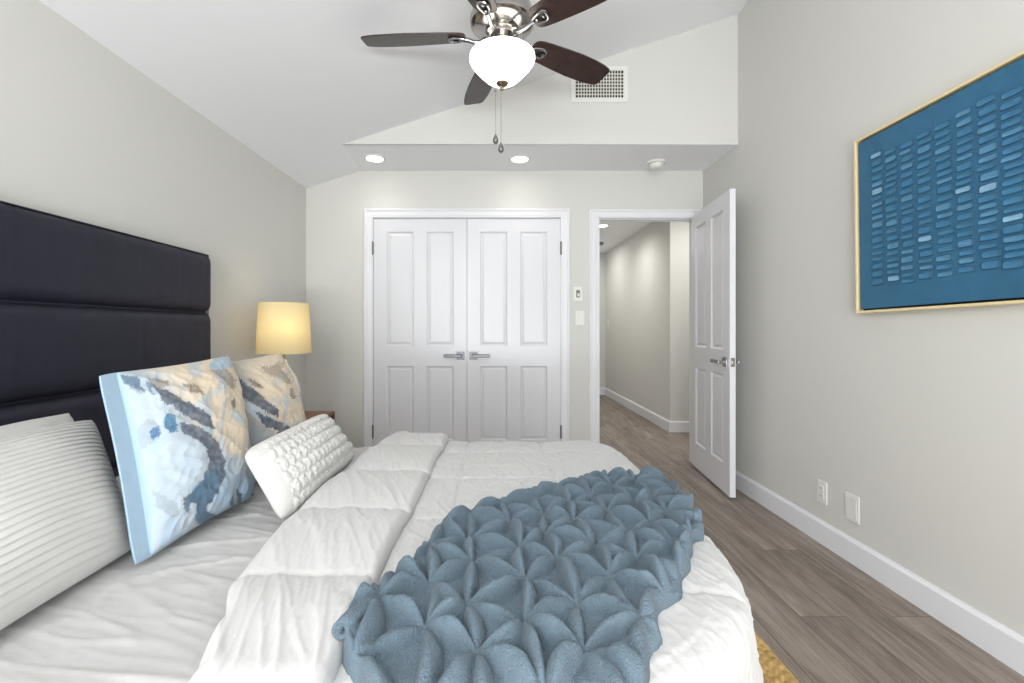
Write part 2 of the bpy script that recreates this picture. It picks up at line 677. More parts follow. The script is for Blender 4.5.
# ------------------------------------------------------------------ panel doors
def door_slab(w, z0, z1, th, both=False, mirror=False):
    """local door: x 0..w, y 0 (front face, facing -y) .. th; four raised panels."""
    bm = bmesh.new()
    xs = [0, 0.106, 0.332, 0.437, 0.662, w]
    if w != 0.77:
        k = w / 0.77
        xs = [x * k for x in xs]
        xs[-1] = w
    zs = [z0, z0 + 0.195, 0.818, 0.985, z1 - 0.108, z1]

    def face(yy, flip):
        V = [[bm.verts.new((x, yy, z)) for z in zs] for x in xs]
        pan = []
        for i in range(5):
            for j in range(5):
                q = (V[i][j], V[i + 1][j], V[i + 1][j + 1], V[i][j + 1])
                f = bm.faces.new(tuple(reversed(q)) if flip else q)
                if i in (1, 3) and j in (1, 3):
                    pan.append(f)
        return V, pan

    A, pa = face(0.0, False)
    B, pb = face(th, True)
    for i in range(5):
        for j in (0, 5):
            q = (A[i][j], B[i][j], B[i + 1][j], A[i + 1][j])
            bm.faces.new(q)
    for j in range(5):
        for i in (0, 5):
            q = (A[i][j], A[i][j + 1], B[i][j + 1], B[i][j])
            bm.faces.new(q)
    bmesh.ops.recalc_face_normals(bm, faces=bm.faces)
    bm.normal_update()
    for f in pa + (pb if both else []):
        bmesh.ops.inset_individual(bm, faces=[f], thickness=0.004, depth=-0.002)
        bmesh.ops.inset_individual(bm, faces=[f], thickness=0.012, depth=-0.009)
        bmesh.ops.inset_individual(bm, faces=[f], thickness=0.006, depth=0.0)
        bmesh.ops.inset_individual(bm, faces=[f], thickness=0.026, depth=0.007)
    return bm


def lever(bm, x, z, dirx, y0=0.0, sgn=-1):
    """square rose with a flat lever; local door coordinates, standing off y0 towards sgn."""
    s = sgn
    box(bm, x - 0.032, x + 0.032, *sorted((y0, y0 + s * 0.009)), z - 0.032, z + 0.032, 0.002)
    box(bm, x - 0.011, x + 0.011, *sorted((y0 + s * 0.009, y0 + s * 0.05)), z - 0.010, z + 0.010, 0.002)
    a, b = (x - 0.012 * dirx, x + 0.135 * dirx)
    box(bm, min(a, b), max(a, b), *sorted((y0 + s * 0.04, y0 + s * 0.054)), z - 0.012, z + 0.012, 0.003)


def hinge(bm, x, z, y=0.0):
    box(bm, x - 0.006, x + 0.006, y - 0.010, y + 0.002, z - 0.05, z + 0.05, 0.002)
    lathe(bm, [(0.0045, z - 0.056), (0.0055, z - 0.05), (0.0055, z + 0.05), (0.0045, z + 0.056)], x, y - 0.010, 10)


split = (CL0 + CL1) / 2
for num, x0, flip in ((1, split - 0.7725, False), (2, split + 0.0015, True)):
    w = 0.771
    bm = door_slab(w, 0.012, CLT - 0.01, 0.038)
    bmesh.ops.translate(bm, verts=bm.verts, vec=(x0, YB + 0.004, 0))
    d = struct('door_%d' % num, bm, M['door'], smooth=False)
    bm = bmesh.new()
    if flip:
        lever(bm, x0 + 0.052, 0.905, 1, YB + 0.004)
    else:
        lever(bm, x0 + w - 0.052, 0.905, -1, YB + 0.004)
    link('door_handle', bm, M['nickel'], d)
    for zz in (1.79, 0.28):
        bm = bmesh.new()
        hinge(bm, x0 + (w + 0.002 if flip else -0.002), zz, YB - 0.004)
        link('hinge', bm, M['pewter'], d)

# bedroom door, standing open against the right wall
hx, hy = 1.640, 3.748
fx, fy = 1.562, 2.990
dv = Vector((fx - hx, fy - hy, 0))
w = dv.length
ang = math.atan2(dv.y, dv.x)
DM = Matrix.Translation((hx, hy, 0)) @ Matrix.Rotation(ang, 4, 'Z')


def to_door(bm):
    bmesh.ops.transform(bm, matrix=DM, verts=bm.verts)
    return bm


# local x runs hinge -> free edge, local y=0 is the face turned to the left of the picture
bm = door_slab(w, 0.018, 2.046, 0.037, both=True)
d3 = struct('door_3', to_door(bm), M['door'])
for nm, yy, sg in (('door_handle', 0.0, -1), ('door_handle', 0.037, 1)):
    bm = bmesh.new()
    lever(bm, w - 0.066, 0.905, -1, yy, sg)
    link(nm, to_door(bm), M['chrome'], d3)
bm = bmesh.new()
box(bm, w - 0.001, w + 0.0015, 0.006, 0.031, 0.905 - 0.03, 0.905 + 0.03)
box(bm, w, w + 0.009, 0.012, 0.025, 0.905 - 0.011, 0.905 + 0.011, 0.002)
link('latch_plate', to_door(bm), M['darkchrome'], d3)
for zz in (1.8, 1.03, 0.26):
    bm = bmesh.new()
    box(bm, -0.003, 0.0, 0.004, 0.034, zz - 0.05, zz + 0.05)
    lathe(bm, [(0.006, zz - 0.05), (0.006, zz + 0.05)], -0.004, 0.042, 10)
    link('hinge', to_door(bm), M['darkchrome'], d3)


# ------------------------------------------------------------------ ceiling fan
def build_fan():
    fx_, fy_ = 0.046, 2.05
    t = thing('ceiling_fan', 'ceiling fan with five dark brown blades and a lit white glass bowl', 'ceiling fan', (fx_, fy_, ceil_z(fx_, fy_)))
    zc = ceil_z(fx_, fy_)
    bm = bmesh.new()
    lathe(bm, [(0.02, zc - 0.085), (0.05, zc - 0.075), (0.068, zc - 0.04), (0.07, zc + 0.03)], fx_, fy_, 40)
    link('canopy', bm, M['darkchrome'], t, 'auto')
    bm = bmesh.new()
    lathe(bm, [(0.0135, 2.62), (0.0135, zc - 0.05)], fx_, fy_, 20)
    link('downrod', bm, M['darkchrome'], t, 'auto')
    bm = bmesh.new()
    lathe(bm, [(0.06, 2.445), (0.075, 2.452), (0.075, 2.470), (0.128, 2.478), (0.142, 2.492), (0.145, 2.520), (0.138, 2.534), (0.134, 2.556), (0.122, 2.590), (0.09, 2.622), (0.04, 2.648), (0.02, 2.66)], fx_, fy_, 56)
    link('motor_housing', bm, M['darkchrome'], t, 'auto')
    bm = bmesh.new()
    lathe(bm, [(0.045, 2.330), (0.063, 2.335), (0.066, 2.352), (0.058, 2.366), (0.060, 2.385), (0.064, 2.40), (0.052, 2.418), (0.052, 2.450)], fx_, fy_, 40)
    link('light_fitter', bm, M['darkchrome'], t, 'auto')
    # glass bowl
    bm = bmesh.new()
    prof = [(0.014, 2.230), (0.036, 2.232), (0.055, 2.238), (0.074, 2.250), (0.093, 2.268), (0.112, 2.288), (0.130, 2.308), (0.1425, 2.325), (0.1475, 2.338), (0.1465, 2.349), (0.138, 2.356), (0.118, 2.358), (0.064, 2.354)]
    lathe(bm, prof, fx_, fy_, 64, cap=False)
    link('glass_bowl', bm, mat('lit_opal_glass', S(250, 248, 240), 0.35, emit=((1.0, 0.955, 0.88, 1), 5.0)), t, 'auto')
    bm = bmesh.new()
    lathe(bm, [(0.0, 2.198), (0.006, 2.200), (0.008, 2.206), (0.005, 2.211), (0.012, 2.216), (0.024, 2.224), (0.029, 2.232), (0.024, 2.238), (0.0, 2.238)], fx_, fy_, 28, cap=False)
    link('finial', bm, M['brass'], t, 'auto')
    zb = 2.442
    for k in range(5):
        a = math.radians(32.2 + 72 * k)
        u = Vector((math.cos(a), math.sin(a), 0))
        v = Vector((-math.sin(a), math.cos(a), 0))
        R = Matrix.Translation((fx_, fy_, zb)) @ Matrix.Rotation(a, 4, 'Z') @ Matrix.Rotation(math.radians(-14), 4, 'X')
        bm = bmesh.new()
        # outline of the blade: rounded root, swelling, clipped rounded tip
        rr = [0.165, 0.168, 0.178, 0.200, 0.25, 0.34, 0.43, 0.52, 0.58, 0.616, 0.628, 0.636]
        ww = [0.018, 0.034, 0.046, 0.054, 0.060, 0.067, 0.072, 0.071, 0.066, 0.059, 0.054, 0.044]
        n = len(rr)
        out = [(rr[i], ww[i]) for i in range(n)] + [(rr[i], -ww[i]) for i in reversed(range(n))]
        prism(bm, out, 'z', 0.0, 0.0065)
        bmesh.ops.transform(bm, matrix=R, verts=bm.verts)
        bl = link('blade', bm, M['blade'], t)
        # bracket: arm from the hub and a rounded open loop under the blade
        bm = bmesh.new()
        loop = []
        for i in range(28):
            th = 2 * PI * i / 28
            cx = 0.205 + 0.036 * math.cos(th) * (1.0)
            cy = (0.021 + 0.009 * math.cos(th)) * math.copysign(abs(math.sin(th)) ** 0.7, math.sin(th))
            loop.append((cx, cy, -0.006))
        tube(bm, loop, 0.0065, 8, closed=True)
        tube(bm, [(0.07, 0, -0.008), (0.10, 0, -0.020), (0.13, 0, -0.018), (0.155, 0, -0.009), (0.175, 0, -0.006)], [0.011, 0.010, 0.0095, 0.010, 0.011], 10)
        for yy in (-0.0, ):
            lathe(bm, [(0.0, -0.013), (0.007, -0.011), (0.008, -0.004), (0.008, 0.0)], 0.226, yy, 12)
            lathe(bm, [(0.0, -0.011), (0.006, -0.010), (0.007, -0.004), (0.007, 0.0)], 0.19, yy, 12)
        bmesh.ops.transform(bm, matrix=R, verts=bm.verts)
        link('blade_bracket', bm, M['chrome'], bl, 'auto')
    for (dx, dy, ztop, zend) in ((-0.030, 0.0, 2.34, 2.003), (-0.006, -0.022, 2.34, 1.955)):
        # beaded chain
        bm = bmesh.new()
        x_, y_ = fx_ + dx, fy_ + dy
        r0 = math.hypot(dx, dy)
        zt = 2.226
        zz = zt
        while zz > zend:
            bmesh.ops.create_icosphere(bm, subdivisions=1, radius=0.0014, matrix=Matrix.Translation((x_, y_, zz)))
            zz -= 0.0036
        tube(bm, [(x_, y_, zt), (x_, y_, zend)], 0.0006, 6)
        lathe(bm, [(0.002, 2.19), (0.0042, 2.195), (0.0042, 2.203), (0.002, 2.208)], x_, y_, 10)
        ch = link('pull_chain', bm, M['pewter'], t, True)
        bm = bmesh.new()
        lathe(bm, [(0.0, zend - 0.045), (0.008, zend - 0.042), (0.0125, zend - 0.033), (0.0115, zend - 0.022), (0.006, zend - 0.008), (0.003, zend)], x_, y_, 20, cap=False)
        link('pendant', bm, M['pewter'], ch, True)


build_fan()


# ------------------------------------------------------------------ recessed lights, detector, vent, plates
M['lens'] = mat('lit_lens', S(255, 252, 245), 0.5, emit=((1.0, 0.96, 0.9, 1), 14.0))


def can_light(x, y, z, label, power, cone=1.9):
    t = thing('recessed_light', label, 'ceiling light', (x, y, z), 'round recessed ceiling lights')
    bm = bmesh.new()
    lathe(bm, [(0.062, z - 0.006), (0.066, z - 0.010), (0.078, z - 0.006), (0.082, z), (0.060, z)], x, y, 44, cap=False)
    link('trim_ring', bm, M['plate'], t, 'auto')
    bm = bmesh.new()
    lathe(bm, [(0.0, z - 0.005), (0.063, z - 0.005), (0.063, z - 0.001), (0.0, z - 0.001)], x, y, 40, cap=False)
    link('lens', bm, M['lens'], t)
    lamp('bulb', 'SPOT', (x, y, z - 0.02), power, (1, 0.975, 0.94), parent=t, spot_size=cone * 1.25, spot_blend=0.9, shadow_soft_size=0.05)


can_light(-0.895, 3.475, SOF, 'round lit recessed light in the soffit above the left closet door', 3.5)
can_light(0.214, 3.49, SOF, 'round lit recessed light in the soffit below the fan pull chains', 3.5)
can_light(1.39, 5.71, 2.425, 'round lit recessed light in the hall ceiling beyond the doorway', 46, 2.3)

t = thing('smoke_detector', 'white round smoke detector on the soffit above the open door', 'smoke detector', (1.285, 3.56, SOF))
bm = bmesh.new()
lathe(bm, [(0.066, SOF - 0.016), (0.070, SOF - 0.012), (0.070, SOF), (0.0, SOF)], 1.285, 3.56, 44)
link('mounting_base', bm, M['plate'], t, 'auto')
bm = bmesh.new()
lathe(bm, [(0.0, SOF - 0.053), (0.034, SOF - 0.052), (0.044, SOF - 0.047), (0.052, SOF - 0.032), (0.054, SOF - 0.024), (0.050, SOF - 0.023), (0.050, SOF - 0.016), (0.0, SOF - 0.016)], 1.285, 3.56, 44, cap=False)
link('body', bm, M['plate'], t, 'auto')

# air vent on the upper wall
vx0, vx1, vz0, vz1 = 0.560, 0.957, 2.728, 2.980
t = thing('air_vent', 'white metal air vent grille on the upper wall behind a fan blade', 'air vent', ((vx0 + vx1) / 2, YU, vz0))
bm = bmesh.new()
box(bm, vx0 + 0.028, vx1 - 0.028, YU - 0.003, YU - 0.0005, vz0 + 0.028, vz1 - 0.028)
link('backing', bm, M['dark'], t)
bm = bmesh.new()
for i, (a, b, c, d_) in enumerate(((vx0, vx1, vz0, vz0 + 0.03), (vx0, vx1, vz1 - 0.03, vz1), (vx0, vx0 + 0.03, vz0 + 0.03, vz1 - 0.03), (vx1 - 0.03, vx1, vz0 + 0.03, vz1 - 0.03))):
    box(bm, a, b, YU - 0.010, YU, c, d_)
link('frame', bm, M['plate'], t)
bm = bmesh.new()
nv = 17
for i in range(1, nv):
    xx = vx0 + 0.03 + (vx1 - vx0 - 0.06) * i / nv
    box(bm, xx - 0.0030, xx + 0.0030, YU - 0.0105, YU - 0.008, vz0 + 0.03, vz1 - 0.03)
M['louver'] = mat('ivory_louvres', S(200, 196, 182), 0.5)
link('louvers', bm, M['plate'], t)
bm = bmesh.new()
nh = 8
for i in range(1, nh):
    zz = vz0 + 0.03 + (vz1 - vz0 - 0.06) * i / nh
    box(bm, vx0 + 0.03, vx1 - 0.03, YU - 0.0075, YU - 0.004, zz - 0.0045, zz + 0.0045)
link('cross_bars', bm, M['louver'], t)


def wall_plate(name, label, cat, axis, c, z, w, h, kind):
    """axis 'y': on the back wall facing -y at x=c; axis 'x': on the right wall facing -x at y=c."""
    base = (c, YB, z - h / 2) if axis == 'y' else (XR, c, z - h / 2)
    t = thing(name, label, cat, base)

    def place(bm):
        if axis == 'y':
            bmesh.ops.transform(bm, matrix=Matrix.Translation((c, YB, z)), verts=bm.verts)
        else:
            bmesh.ops.transform(bm, matrix=Matrix.Translation((XR, c, z)) @ Matrix.Rotation(-PI / 2, 4, 'Z'), verts=bm.verts)
        return bm

    def B(*a, **k):
        bm = bmesh.new()
        box(bm, *a, **k)
        return bm
    link('plate', place(B(-w / 2, w / 2, -0.006, 0, -h / 2, h / 2, 0.0025)), M['plate'], t)
    if kind == 'rocker':
        link('rocker', place(B(-0.0165, 0.0165, -0.0095, -0.006, -0.033, 0.033, 0.0015)), M['plate'], t)
        bm = B(-0.0165, 0.0165, -0.0105, -0.0095, -0.033, 0.0, 0.0)
        link('paddle', place(bm), M['plate'], t)
    elif kind == 'dimmer':
        link('recess', place(B(-0.0155, 0.0155, -0.0085, -0.006, -0.030, 0.030, 0.001)), M['grey'], t)
        link('knob', place(B(-0.007, 0.010, -0.017, -0.0085, -0.022, 0.004, 0.003)), M['plate'], t)
    elif kind == 'outlet':
        for s in (-1, 1):
            bm = B(-0.0165, 0.0165, -0.009, -0.006, s * 0.020 - 0.0145, s * 0.020 + 0.0145, 0.003)
            f = link('socket', place(bm), M['plate'], t)
            bm = bmesh.new()
            for xx in (-0.0065, 0.0065):
                box(bm, xx - 0.0013, xx + 0.0013, -0.0095, -0.009, s * 0.020 - 0.002, s * 0.020 + 0.007)
            lathe(bm, [(0.0022, -0.0005), (0.0022, 0.0)], 0, 0, 10)
            link('slots', place(bm), M['grey'], f)
    elif kind == 'blank':
        link('inset', place(B(-w / 2 + 0.012, w / 2 - 0.012, -0.008, -0.006, -h / 2 + 0.014, h / 2 - 0.014, 0.001)), M['plate'], t)
        for s in (-1, 1):
            bm = bmesh.new()
            box(bm, -0.003, 0.003, -0.0068, -0.006, s * (h / 2 - 0.007) - 0.003, s * (h / 2 - 0.007) + 0.003, 0.001)
            link('screw', place(bm), M['plate'], t)


M['grey'] = mat('grey_plastic', S(120, 118, 112), 0.5)
wall_plate('dimmer_switch', 'white dimmer switch plate beside the closet, upper of the two', 'switch', 'y', 0.709, 1.415, 0.074, 0.118, 'dimmer')
wall_plate('light_switch', 'white rocker switch plate beside the closet, lower of the two', 'switch', 'y', 0.724, 1.216, 0.074, 0.118, 'rocker')
wall_plate('wall_outlet', 'white two-socket outlet low on the right wall, nearer the open door', 'outlet', 'x', 2.395, 0.267, 0.070, 0.118, 'outlet')
wall_plate('blank_plate', 'wide blank white cover plate low on the right wall', 'wall plate', 'x', 2.195, 0.263, 0.086, 0.130, 'blank')
# small switch far down the hall
t = thing('hall_switch', 'small white switch plate far down the hall wall', 'switch', (1.945, 7.62, 1.17))
bm = bmesh.new()
box(bm, 1.939, 1.945, 7.575, 7.665, 1.155, 1.285, 0.002)
link('plate', bm, M['plate'], t)
bm = bmesh.new()
box(bm, 1.935, 1.939, 7.603, 7.637, 1.187, 1.253, 0.0015)
link('rocker', bm, M['plate'], t)
lamp('hall_fill', 'AREA', (2.3, 4.3, 2.40), 13, (1, 0.99, 0.97), shape='RECTANGLE', size=0.6, size_y=0.4)  # added fill without a fixture, brightens the near hall
lamp('hall_far_fill', 'AREA', (1.3, 7.0, 2.40), 11, (1, 0.99, 0.97), shape='RECTANGLE', size=0.5, size_y=0.5)  # second fixtureless lamp, added to lift the far end of the hall
# hall smoke alarm, dark speck on the hall ceiling
bm = bmesh.new()
lathe(bm, [(0.0, 2.385), (0.045, 2.388), (0.058, 2.40), (0.06, 2.425), (0.0, 2.425)], 1.62, 6.85, 28, cap=False)
tag(link('hall_alarm', bm, M['grey'], smooth='auto', origin=(1.62, 6.85, 2.425)), 'small dark round alarm on the hall ceiling', 'smoke detector')


# ------------------------------------------------------------------ painting
def build_painting():
    ya, yb = 2.130, 0.93       # far end, near end
    z0, z1 = 1.197, 2.005
    xf = XR - 0.043
    t = thing('painting', 'large blue abstract painting in a thin gold frame on the right wall', 'painting', (XR, (ya + yb) / 2, z0))
    zc = (z0 + z1) / 2
    TM = Matrix.Translation((XR, ya, zc)) @ Matrix.Rotation(math.radians(TILT), 4, 'X') @ Matrix.Translation((-XR, -ya, -zc))

    def tr(bm):
        bmesh.ops.transform(bm, matrix=TM, verts=bm.verts)
        return bm
    bm = bmesh.new()
    fw = 0.011
    box(bm, xf, XR - 0.002, ya - fw, ya, z0, z1, 0.0015)
    box(bm, xf, XR - 0.002, yb, yb + fw, z0, z1, 0.0015)
    box(bm, xf, XR - 0.002, yb + fw, ya - fw, z0, z0 + fw, 0.0015)
    box(bm, xf, XR - 0.002, yb + fw, ya - fw, z1 - fw, z1, 0.0015)
    link('frame', tr(bm), M['gold'], t)
    bm = bmesh.new()
    box(bm, XR - 0.014, XR - 0.006, yb + fw, ya - fw, z0 + fw, z1 - fw)
    link('backing', tr(bm), M['black'], t)
    # canvas with raised brush strokes
    g = 0.009
    a0, a1, c0, c1 = yb + fw + g, ya - fw - g, z0 + fw + g, z1 - fw - g
    bm = bmesh.new()
    dye = []
    xs = XR - 0.036
    base = S(48, 101, 134)
    ny, nzv = 80, 54
    V = []
    for i in range(ny + 1):
        col = []
        for j in range(nzv + 1):
            yy, zz = a0 + (a1 - a0) * i / ny, c0 + (c1 - c0) * j / nzv
            k = 1 + 0.16 * nz(yy * 5, zz * 5, 3) + 0.10 * nz(yy * 22, zz * 22, 9)
            col.append(bm.verts.new((xs + 0.0008 * nz(yy * 40, zz * 40), yy, zz)))
            dye.append((base[0] * k, base[1] * k, base[2] * k))
        V.append(col)
    for i in range(ny):
        for j in range(nzv):
            bm.faces.new((V[i][j], V[i][j + 1], V[i + 1][j + 1], V[i + 1][j]))
    # rim sides
    for (p0, p1, q0, q1) in ((a0, a1, c0, c0), (a0, a1, c1, c1), (a0, a0, c0, c1), (a1, a1, c0, c1)):
        vv = [bm.verts.new(p) for p in ((xs, p0, q0), (xs, p1, q1), (XR - 0.014, p1, q1), (XR - 0.014, p0, q0))]
        bm.faces.new(vv)
        dye += [base[:3]] * 4
    rr = random.Random(11)
    y = a1 - 0.070
    while y - 0.06 > a0 + 0.05:
        wdt = rr.uniform(0.056, 0.066)
        z = c0 + 0.098 + rr.uniform(-0.008, 0.008)
        top = c1 - 0.075 + rr.uniform(-0.01, 0.01)
        while z < top - 0.02:
            h = rr.choice((0.020, 0.024, 0.027, 0.031))
            br = rr.random()
            if br > 0.95:
                ctr = S(128, 172, 200)
            elif br > 0.65:
                ctr = S(82, 134, 168)
            else:
                ctr = S(60, 116, 152)
            dx = rr.uniform(-0.005, 0.005)
            n_ = 20
            yc, zc_ = y - wdt / 2 + dx, z + h / 2
            rings = []
            for (sc, dep) in ((1.0, 0.0), (0.93, 0.0024), (0.78, 0.0028), (0.62, 0.0018), (0.0, 0.0014)):
                ring = []
                kk = n_ if sc > 0 else 1
                for q in range(kk):
                    th = 2 * PI * q / n_
                    cy = math.copysign(abs(math.cos(th)) ** 0.3, math.cos(th)) * (wdt / 2 - (1 - sc) * h * 0.5) if sc > 0 else 0
                    cz = math.copysign(abs(math.sin(th)) ** 0.45, math.sin(th)) * h / 2 * sc if sc > 0 else 0
                    wob = 0.0015 * nz(yc * 90 + cy * 60, zc_ * 90 + cz * 60, sc)
                    ring.append(bm.verts.new((xs - 0.001 - dep, yc + cy + wob, zc_ + cz + wob)))
                    if sc >= 0.99:
                        dye.append(tuple(c * 0.55 for c in base[:3]))
                    elif sc > 0.9:
                        dye.append(tuple(c * 0.6 for c in base[:3]))
                    elif sc > 0.7:
                        dye.append(tuple(c * 0.92 for c in base[:3]))
                    else:
                        m_ = 1 + 0.25 * nz(yc * 50 + cy * 40, zc_ * 50 + cz * 90, 4)
                        dye.append(tuple(c * m_ for c in ctr[:3]))
                rings.append(ring)
            for A, Bq in zip(rings[:-1], rings[1:]):
                for q in range(n_):
                    p = (q + 1) % n_
                    if len(Bq) == 1:
                        bm.faces.new((A[q], A[p], Bq[0]))
                    else:
                        bm.faces.new((A[q], A[p], Bq[p], Bq[q]))
            z += h + rr.uniform(0.004, 0.009)
        y -= 0.0735 + rr.uniform(-0.004, 0.004)
    bmesh.ops.recalc_face_normals(bm, faces=bm.faces)
    link('canvas', tr(bm), M['canvas'], t, True, dye=dye)


TILT = -0.9
build_painting()


# ------------------------------------------------------------------ bed frame, headboard, mattress
BY0, BY1 = 0.66, 2.20           # near and far side of the mattress
BX0, BX1 = -1.425, 0.60
bed = thing('bed', 'bed with a tall navy channel-tufted headboard against the left wall', 'bed', (-0.42, 1.43, 0))
HY0, HY1, HZ = 0.545, 2.340, 1.507
bm = bmesh.new()
box(bm, -1.532, -1.462, HY0, HY1, 0.04, HZ, 0.012, 3)
hb = link('headboard', bm, M['navy'], bed, 'auto')
zc = [0.29, 0.594, 0.899, 1.209, HZ - 0.003]
for a, b in zip(zc[:-1], zc[1:]):
    nyv, nzv = 150, 22

    def panel(u, v, a=a, b=b):
        y = HY0 + 0.006 + (HY1 - HY0 - 0.012) * u
        z = a + 0.002 + (b - a - 0.004) * v
        e = min(v, 1 - v) * (b - a)
        puff = min(1, (e / 0.05)) if e < 0.05 else 1
        puff = math.sqrt(max(0, 1 - (1 - puff) ** 2))
        eu = min(u, 1 - u) * (HY1 - HY0)
        pu = math.sqrt(max(0, 1 - (1 - min(1, eu / 0.03)) ** 2))
        q = ((y - 1.364) / 0.49) % 1.0
        dq = min(q, 1 - q) * 0.49
        crease = 0.0035 * math.exp(-(dq / 0.004) ** 2)
        w_ = 0.0025 * nz(y * 6, z * 6, 2) + 0.0012 * nz(y * 25, z * 18, 5)
        return (-1.464 + (0.036 + w_ - crease) * puff * pu, y, z)
    bm = grid_mesh(nyv, nzv, panel)
    link('headboard_panel', bm, M['navy'], hb, True)
bm = bmesh.new()
tube(bm, [(-1.458, HY0 + 0.004, 0.3), (-1.458, HY0 + 0.004, HZ - 0.004), (-1.458, HY1 - 0.004, HZ - 0.004), (-1.458, HY1 - 0.004, 0.3)], 0.004, 8)
link('headboard_border', bm, M['navy'], hb, 'auto')
for nm, a in (('side_rail', (BX0 - 0.03, 0.05, BY0 + 0.03, BY0 + 0.07)), ('side_rail', (BX0 - 0.03, 0.33, BY1 - 0.06, BY1 - 0.02)), ('foot_rail', (0.29, 0.33, BY0 + 0.40, BY1 - 0.06))):
    bm = bmesh.new()
    box(bm, *a, 0.14, 0.30, 0.006)
    link(nm, bm, M['rail'], bed)
for x, y in ((0.0, BY0 + 0.05), (0.29, BY1 - 0.05), (BX0 + 0.12, BY0 + 0.05), (BX0 + 0.12, BY1 - 0.05)):
    bm = bmesh.new()
    lathe(bm, [(0.018, 0.018 if (x > -0.75 and y < 2.05) else 0.0), (0.028, 0.14)], x, y, 16)
    link('leg', bm, M['black'], bed)

ZS = 0.572     # sheet height
matt = thing('mattress', 'mattress under a wrinkled pale grey fitted sheet on the bed', 'mattress', (-0.42, 1.43, 0.30))
bm = bmesh.new()
core = [(BX0, BY0 + 0.02), (0.02, BY0 + 0.02)] + [(0.04 + 0.44 * math.sin(a * PI / 16), 1.28 - 0.55 * math.cos(a * PI / 16)) for a in range(1, 8)] + [(0.50, 1.32), (0.50, BY1 - 0.05), (0.46, BY1 - 0.015), (BX0, BY1 - 0.015)]
prism(bm, core, 'z', 0.301, ZS - 0.02)
link('mattress_core', bm, M['linen'], matt, 'auto')


def sheet_pt(u, v):
    # u along the bed length, v across; overhangs wrap the sides
    x = BX0 + 0.006 + (0.0 - BX0 - 0.006) * u
    half = (BY1 - BY0) / 2 - 0.01
    yc = (BY0 + BY1) / 2
    s = (v - 0.5) * 2 * (half + 0.20)
    r = 0.05
    a = abs(s)
    flat = half - r
    if a <= flat:
        dy, dz = a, 0.0
        nrm = (0, 1)
    elif a <= flat + r * PI / 2:
        th = (a - flat) / r
        dy, dz = flat + r * math.sin(th), -r * (1 - math.cos(th))
        nrm = (math.sin(th), math.cos(th))
    else:
        dy, dz = half, -r - (a - flat - r * PI / 2)
        nrm = (1, 0)
    sg = 1 if s >= 0 else -1
    y = yc + sg * dy
    # wrinkles: pulled folds running mostly across the bed, converging at the pillows
    ax, ay = x * 1.0 + 0.25 * y, y
    w = 0.005 * nz(ax * 4, ay * 2.0, 1)
    w += 0.0050 * crs(nz(ax * 1.7 + 0.3 * nz(ax * 2, ay * 3, 4), ay * 5.5 - ax * 1.5, 7), 0.13)
    w += 0.0034 * crs(nz(ax * 2.2, ay * 11 + ax * 2.5, 2), 0.15)
    w += 0.0018 * crs(nz(ax * 5, ay * 23 + ax * 7, 12), 0.18)
    w += 0.0010 * nz(ax * 30, ay * 45, 22)
    w -= 0.005
    if nrm[1] < 0.9:
        w *= 0.5
    return (x, y + sg * nrm[0] * w, ZS + dz + nrm[1] * (w - 0.004))


bm = grid_mesh(270, 330, sheet_pt)
link('fitted_sheet', bm, M['linen'], matt, True)

# ------------------------------------------------------------------ comforter: a drape over the foot half of the bed
ZQ = 0.592
QX1 = 0.538      # where the top starts to roll over the foot edge
QY0, QY1 = 0.685, 2.165
RC = 0.055


def edge_frame(x, y):
    """signed distance outside the top outline, nearest outline point and outward normal."""
    # rounded corners: large oval at the near foot corner, small at the far one
    ex, ey = 0.45, 0.56      # near foot oval radii
    fx2 = 0.13
    cx, cy = QX1 - ex, QY0 + ey
    if x > cx and y < cy:
        px, py = (x - cx) / ex, (y - cy) / ey
        L_ = math.hypot(px, py)
        if L_ < 1e-6:
            return -min(ex, ey), (x, y), (0, -1)
        bx, by = cx + px / L_ * ex, cy + py / L_ * ey
        n = Vector((px / L_ / ex, py / L_ / ey)).normalized()
        # one refinement towards the true foot point
        d = (Vector((x, y)) - Vector((bx, by))).dot(n)
        return d, (bx, by), (n.x, n.y)
    fcx, fcy = QX1 - fx2, QY1 - fx2
    if x > fcx and y > fcy:
        p = Vector((x - fcx, y - fcy))
        L_ = p.length
        if L_ < 1e-6:
            return -fx2, (x, y), (0, 1)
        p /= L_
        return L_ - fx2, (fcx + p.x * fx2, fcy + p.y * fx2), (p.x, p.y)
    c = [(x - QX1, (QX1, y), (1, 0)), (y - QY1, (x, QY1), (0, 1)), (QY0 - y, (x, QY0), (0, -1))]
    return max(c, key=lambda q: q[0])


FOLD_L = [(0.60, -0.425), (0.78, -0.472), (0.93, -0.527), (1.28, -0.552), (1.8, -0.528), (2.2, -0.490)]
FOLD_R = [(0.60, -0.243), (0.9, -0.236), (1.5, -0.222), (2.2, -0.205)]


def fold_profile(y):
    k = ((y - 0.93) / 0.343) % 1.0
    return 0.024 + 0.025 * (math.sin(PI * k)) ** 0.5


def top_height(x, y):
    """extra height of the comforter (fold band included) under things lying on it."""
    return fold_profile(y) * (1 - sst(-0.25, -0.19, x)) * sst(-0.57, -0.5, x)


def quilt(x, y):
    kx = ((x + 0.11) / 0.335) % 1.0
    ky = ((y - 0.93) / 0.343) % 1.0
    dx, dy = min(kx, 1 - kx) * 0.335, min(ky, 1 - ky) * 0.343
    p = (math.sin(PI * kx) ** 0.35) * (math.sin(PI * ky) ** 0.35)
    # puckers running into the seams
    pk = 0.0035 * (math.exp(-dx / 0.03) * nz(x * 8, y * 62, 31) + math.exp(-dy / 0.03) * nz(x * 62, y * 8, 37))
    return 0.011 * p + pk - 0.004 * (math.exp(-(dx / 0.007) ** 2) + math.exp(-(dy / 0.007) ** 2))


